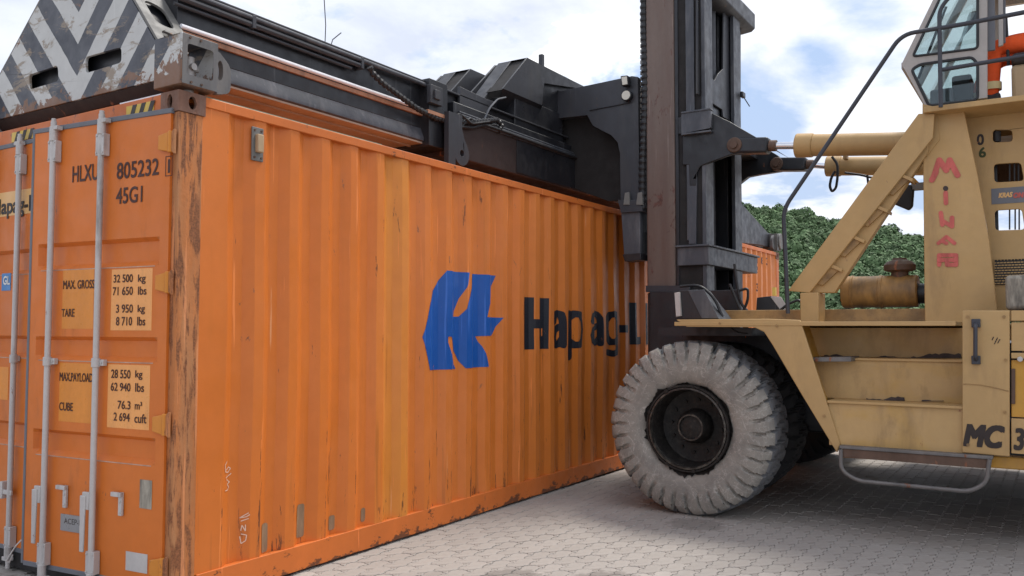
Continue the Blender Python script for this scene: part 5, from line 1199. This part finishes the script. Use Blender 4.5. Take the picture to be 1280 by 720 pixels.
# --- cab floor and cab
XCf = 4.45
fl0 = on(1154, 134, 0, XCf); fl1 = on(1154, 141, 0, XCf)
zf = fl0.z
MB().box(XCf, 6.9, -5.6, fl0.y+.0, zf-.045, zf).build('cab_floor', 'yellow', ma, bevel=.006)
MB().box(XCf+.7, 6.8, -5.6, on(1172, 140, 0, XCf).y, zf-.16, zf-.05).build('floor_beam', 'yellow', ma, bevel=.006)
XS = 4.6
oc = [(1156, 132), (1127, 80), (1170, -8), (1178, -22), (1208, -75), (1420, -120), (1420, -105), (1234, -70), (1234, 122)]
winL = [(1142, 82), (1221, 72), (1222, 125), (1160, 132.5)]
winL = [(1139.5, 87), (1150, 80.5), (1215, 71.5), (1222, 80), (1222, 124.5), (1161, 132)]
winU = [(1141, 70.5), (1175, -2), (1190, -60), (1222, -68), (1222, 60.5)]
door_o = [(1234, -70), (1400, -105), (1400, 96), (1234, 121.5)]
plateX(oc, [winL, winU], XS, .05, 'cab', 'cab_side_frame', ma, bevel=.004, hr=.03)
def glass(outline, X, nm='window_pane'):
    o = pxX(outline, X); return MB().plate(o, [], (X, 0, 0), (0, 1, 0), (0, 0, 1), 0, .005).build(nm, 'glass', ma, smooth=False)
glass(winL, XS+.025); glass(winU, XS+.025)
def gasket(outline, X):
    o = rounded(pxX(outline, X), .03); P = [Vector((X, a, b)) for a, b in o]; P.append(P[0].copy()); P.append(P[1].copy()); MB().tube(P, .011, 6).build('window_gasket', 'cab_dark', ma)
gasket(winL, XS-.002); gasket(winU, XS-.002)
# far side frame of the cab and front frame
q = pxX(oc, XS); wq = [pxX(w_, XS) for w_ in (winL, winU)]
ws = [rounded(w_, .03) for w_ in wq]
MB().plate(q, ws, (6.15, 0, 0), (0, 1, 0), (0, 0, 1), 0, .05).build('cab_side_frame', 'cab', ma, bevel=.004)
for w_ in wq: MB().plate(w_, [], (6.17, 0, 0), (0, 1, 0), (0, 0, 1), 0, .005).build('window_pane', 'glass', ma, smooth=False)
A, Bq, Cq = q[1], q[2], q[0]       # nose, upper, lower in (Y, Z)
for a_, nm in ((q[1], 'nose_bar'), (q[0], 'nose_bar'), (q[4], 'roof_bar')):
    MB().box(XS+.05, 6.15, a_[0]-.04, a_[0]+.01, a_[1]-.03, a_[1]+.03).build(nm, 'cab', ma, bevel=.008)
MB().add([(XS+.05, q[1][0]-.01, q[1][1]), (6.15, q[1][0]-.01, q[1][1]), (6.15, q[4][0]-.01, q[4][1]), (XS+.05, q[4][0]-.01, q[4][1])], [(0, 1, 2, 3)]).build('windscreen_pane', 'glass', ma, smooth=False)
MB().add([(XS+.05, q[1][0]-.01, q[1][1]), (6.15, q[1][0]-.01, q[1][1]), (6.15, q[0][0]-.01, q[0][1]), (XS+.05, q[0][0]-.01, q[0][1])], [(0, 1, 2, 3)]).build('windscreen_pane', 'glass', ma, smooth=False)
for xx in (5.38,):
    MB().beam((xx, q[1][0]-.02, q[1][1]), (xx, q[4][0]-.02, q[4][1]), .06, .05, (1, 0, 0)).build('windscreen_bar', 'cab', ma, bevel=.006)
MB().plate([(q[5][0], q[5][1]), (q[4][0], q[4][1]), (q[4][0], q[4][1]+.05), (q[5][0], q[5][1]+.05)], [], (XS-.05, 0, 0), (0, 1, 0), (0, 0, 1), 0, 1.65).build('cab_roof', 'cab', ma, bevel=.01)
MB().tube([(5.3, q[1][0]-.04, q[1][1]+.05), (5.0, q[1][0]-.3, q[1][1]+.55)], .012, 6).build('wiper', 'cab_dark', ma)
# dark door frame inside opening
plateX([(1231, -72), (1243, -72), (1244, 62), (1232, 64)], [], XS+.06, .03, 'seal', 'door_jamb', ma, bevel=.004)
plateX([(1247, -74), (1253, -74), (1254, 56), (1248, 58)], [], XS+.10, .03, 'cab', 'door_frame', ma, bevel=.004)
plateX([(1248, -74), (1257, -74), (1257, 53), (1249, 56)], [], XS+.14, .02, 'seal', 'door_jamb', ma, bevel=.004)
# console inside, seat
MB().box(4.95, 5.35, on(1192, 110, 0, 5).y, on(1163, 110, 0, 5).y, zf, zf+.26).build('control_console', 'seal', ma, bevel=.02)
MB().box(4.98, 5.6, on(1215, 110, 0, 5).y, on(1190, 110, 0, 5).y, zf, zf+.36).build('control_console', 'seat', ma, bevel=.02)
KY = on(1243, 62, 0, 4.95)
MB().box(4.78, 5.3, KY.y-.55, KY.y-.12, zf+.02, zf+.33).build('seat_base', 'tan', ma, bevel=.03)
MB().box(4.75, 5.35, KY.y-.62, KY.y-.12, zf+.33, zf+.42).build('operator_seat', 'seat', ma, bevel=.04, seg=3)
MB().prism([(4.78, KY.y-.54, zf+.40), (4.78, KY.y-.64, zf+.40), (4.78, KY.y-.78, zf+1.05), (4.78, KY.y-.68, zf+1.07)], (.5, 0, 0)).build('seat_back', 'seat', ma, bevel=.04, seg=3)
# headlamp box at the front of the deck and cables
XH = 4.25
hp = [(843, 398), (846, 364), (872, 362), (900, 397)]
o1 = pxX([(843, 399), (848, 363), (871, 362), (899, 399)], XH)
MB().plate(o1, [], (XH, 0, 0), (0, 1, 0), (0, 0, 1), 0, .35).build('lamp_box', 'black', ma, bevel=.006)
o2 = pxX([(860, 363), (880, 362), (898, 398), (877, 398)], XH-.01)
MB().plate(o2, [], (XH-.01, 0, 0), (0, 1, 0), (0, 0, 1), 0, .008).build('lamp_box_cover', 'flange', ma, bevel=.003)
plateX([(843, 366), (849, 365), (851, 395), (845, 396)], [], XH-.03, .04, 'rod', 'lamp_cage', ma, bevel=.003)
for pp, X in ((((850, 358), (875, 356), (893, 372), (903, 396)), 4.4), (((918, 330), (921, 355), (926, 380), (940, 395)), 5.0), (((925, 363), (935, 360), (935, 375), (928, 392)), 5.0), (((912, 355), (922, 380), (930, 396)), 4.9)):
    MB().tube([on(x, y, 0, X) for x, y in pp], .013, 8, .12).build('hydraulic_hose', 'hose', ma)
MB().tube([on(x, y, 0, 4.3) for x, y in ((912, 408), (920, 415), (935, 417))], .006, 6, .03).build('hydraulic_hose', 'hose', ma)
mb = MB(); o3 = pxX([(945, 388), (946, 372), (964, 370), (978, 388)], 5.2); MB().plate(o3, [], (5.2, 0, 0), (0, 1, 0), (0, 0, 1), 0, .25).build('valve_box', 'black', ma, bevel=.005)
o3 = pxX([(963, 371), (976, 371), (986, 387), (975, 387)], 5.18); MB().plate(o3, [], (5.18, 0, 0), (0, 1, 0), (0, 0, 1), 0, .01).build('valve_cover', 'rod', ma, bevel=.003)
MB().tube([on(x, y, 0, 5.1) for x, y in ((975, 388), (985, 380), (1000, 374), (1005, 390))], .012, 8, .04).build('hydraulic_hose', 'hose', ma)
# dark carriage block behind the tyre top
plateX([(812, 365), (925, 362), (925, 440), (812, 440)], [], 5.1, .05, 'black', 'mast_skirt', ma, bevel=.006)
# reflective triangle mark hanging by the hose
plateX([(928, 408), (936, 408), (932, 423)], [], 4.9, .004, 'orange_rail', 'orange_pennant', ma)

# ================================================================ OPERATOR
per = thing('person', 'seated operator in orange work trousers with a pale reflective band, in the cab doorway', 'person', (5.0, KY.y-.45, zf))
def skin(name, chain, radii, edges, m_, parent, sub=2):
    me = bpy.data.meshes.new(name); me.from_pydata([tuple(p) for p in chain], edges, []); o = bpy.data.objects.new(name, me); C.objects.link(o)
    md = o.modifiers.new('skin', 'SKIN'); md.use_smooth_shade = True
    for i, r_ in enumerate(radii):
        v = me.skin_vertices[0].data[i]; v.radius = (r_, r_) if not isinstance(r_, tuple) else r_
        v.use_root = (i == 0)
    sb = o.modifiers.new('sub', 'SUBSURF'); sb.levels = sb.render_levels = sub; me.materials.append(M[m_]); put(o, parent); return o
kx, ky, kz = 4.93, KY.y, zf+.50
hip = Vector((5.05, ky-.50, zf+.52))
ch = [hip, hip+Vector((0, -.05, .25)), hip+Vector((0, -.09, .48)),           # pelvis, waist, chest
      Vector((4.94, ky-.46, kz)), Vector((4.91, ky-.2, kz+.03)), Vector((4.90, ky, kz+.02)), Vector((4.89, ky+.02, kz-.22)), Vector((4.89, ky+.03, zf+.10)),
      Vector((5.17, ky-.46, kz)), Vector((5.19, ky-.2, kz+.02)), Vector((5.20, ky+.0, kz+.0)), Vector((5.20, ky+.12, kz-.2)), Vector((5.20, ky+.18, zf+.10))]
rd = [.15, .14, .16, .095, .09, .075, .065, .06, .095, .085, .072, .062, .058]
skin('trousers', ch, rd, [(0, 1), (1, 2), (0, 3), (3, 4), (4, 5), (5, 6), (6, 7), (0, 8), (8, 9), (9, 10), (10, 11), (11, 12)], 'orange_cloth', per)
for x, y0 in ((4.89, ky+.022), (5.20, ky+.135)):
    MB().lathe([(-.03, .0715), (.03, .0715)], (x, y0, zf+.2), (0, 0, 1), 24).build('reflective_band', 'reflective', per)
for x, y in ((4.89, ky+.03), (5.20, ky+.18)):
    MB().prism([(x-.045, y-.07, zf+.0), (x-.045, y+.16, zf), (x-.045, y+.19, zf+.04), (x-.045, y+.08, zf+.09), (x-.045, y+.04, zf+.14), (x-.045, y-.07, zf+.14)], (.09, 0, 0)).build('boot', 'seat', per, bevel=.02, seg=3)
sh = hip + Vector((0, -.10, .50))
body_ch = [sh, sh+Vector((0, 0, .08)), sh+Vector((0, .03, .17)), sh+Vector((0, .05, .25)), sh+Vector((0, .04, .33)),
           sh+Vector((-.19, 0, -.02)), sh+Vector((-.24, .12, -.24)), sh+Vector((-.2, .2, -.35)), sh+Vector((-.19, .27, -.375)),
           sh+Vector((.19, 0, -.02)), sh+Vector((.25, .1, -.24)), sh+Vector((.2, .2, -.35)), sh+Vector((.19, .27, -.375))]
skin('body', body_ch, [.10, .055, .07, .095, .07, .065, .05, .038, .045, .065, .05, .038, .045], [(0, 1), (1, 2), (2, 3), (3, 4), (0, 5), (5, 6), (6, 7), (7, 8), (0, 9), (9, 10), (10, 11), (11, 12)], 'skin', per)
skin('shirt', [hip+Vector((0, -.04, .15)), sh+Vector((0, 0, -.1)), sh, sh+Vector((-.19, 0, -.02)), sh+Vector((-.24, .12, -.24)), sh+Vector((-.21, .17, -.34)), sh+Vector((.19, 0, -.02)), sh+Vector((.25, .1, -.24)), sh+Vector((.21, .17, -.34))],
     [.165, .17, .12, .08, .065, .055, .08, .065, .055], [(0, 1), (1, 2), (2, 3), (3, 4), (4, 5), (2, 6), (6, 7), (7, 8)], 'navy_cloth', per)
hd = sh + Vector((0, .05, .30))
MB().lathe([(-.02, .0), (-.02, .15), (.0, .14), (.03, .125), (.09, .10), (.12, .05), (.13, 0)], hd+Vector((0, 0, .04)), (0, 0, 1), 24).build('hard_hat', 'white_print', per)
for s_ in (-1, 1):
    hc = sh + Vector((s_*.19, .29, -.38))
    mb = MB()
    for k in range(4):
        a = hc+Vector((-.03+.02*k, -.01, .01)); mb.tube([a, a+Vector((0, .04, .012)), a+Vector((0, .06+.004*(k % 3), -.012)), a+Vector((0, .05, -.04))], .009, 8, .01)
    mb.tube([hc+Vector((-s_*.03, -.03, 0)), hc+Vector((-s_*.055, .0, -.005)), hc+Vector((-s_*.05, .03, -.02))], .010, 8, .01)
    mb.build('hand', 'skin', per)
    MB().prism([hc+Vector((-.04, -.07, -.015)), hc+Vector((.04, -.07, -.015)), hc+Vector((.045, .012, -.012)), hc+Vector((-.045, .012, -.012))], (0, 0, .03)).build('palm', 'skin', per, bevel=.012, seg=3)
hc = sh + Vector((-.19, .50, -.33))
MB().tube([(hc.x, hc.y, zf+.35), (hc.x, hc.y+.01, hc.z+.06)], .012, 8).build('control_lever', 'cab_dark', ma)
for o in bpy.data.objects:
    if '_root' in o: del o['_root']
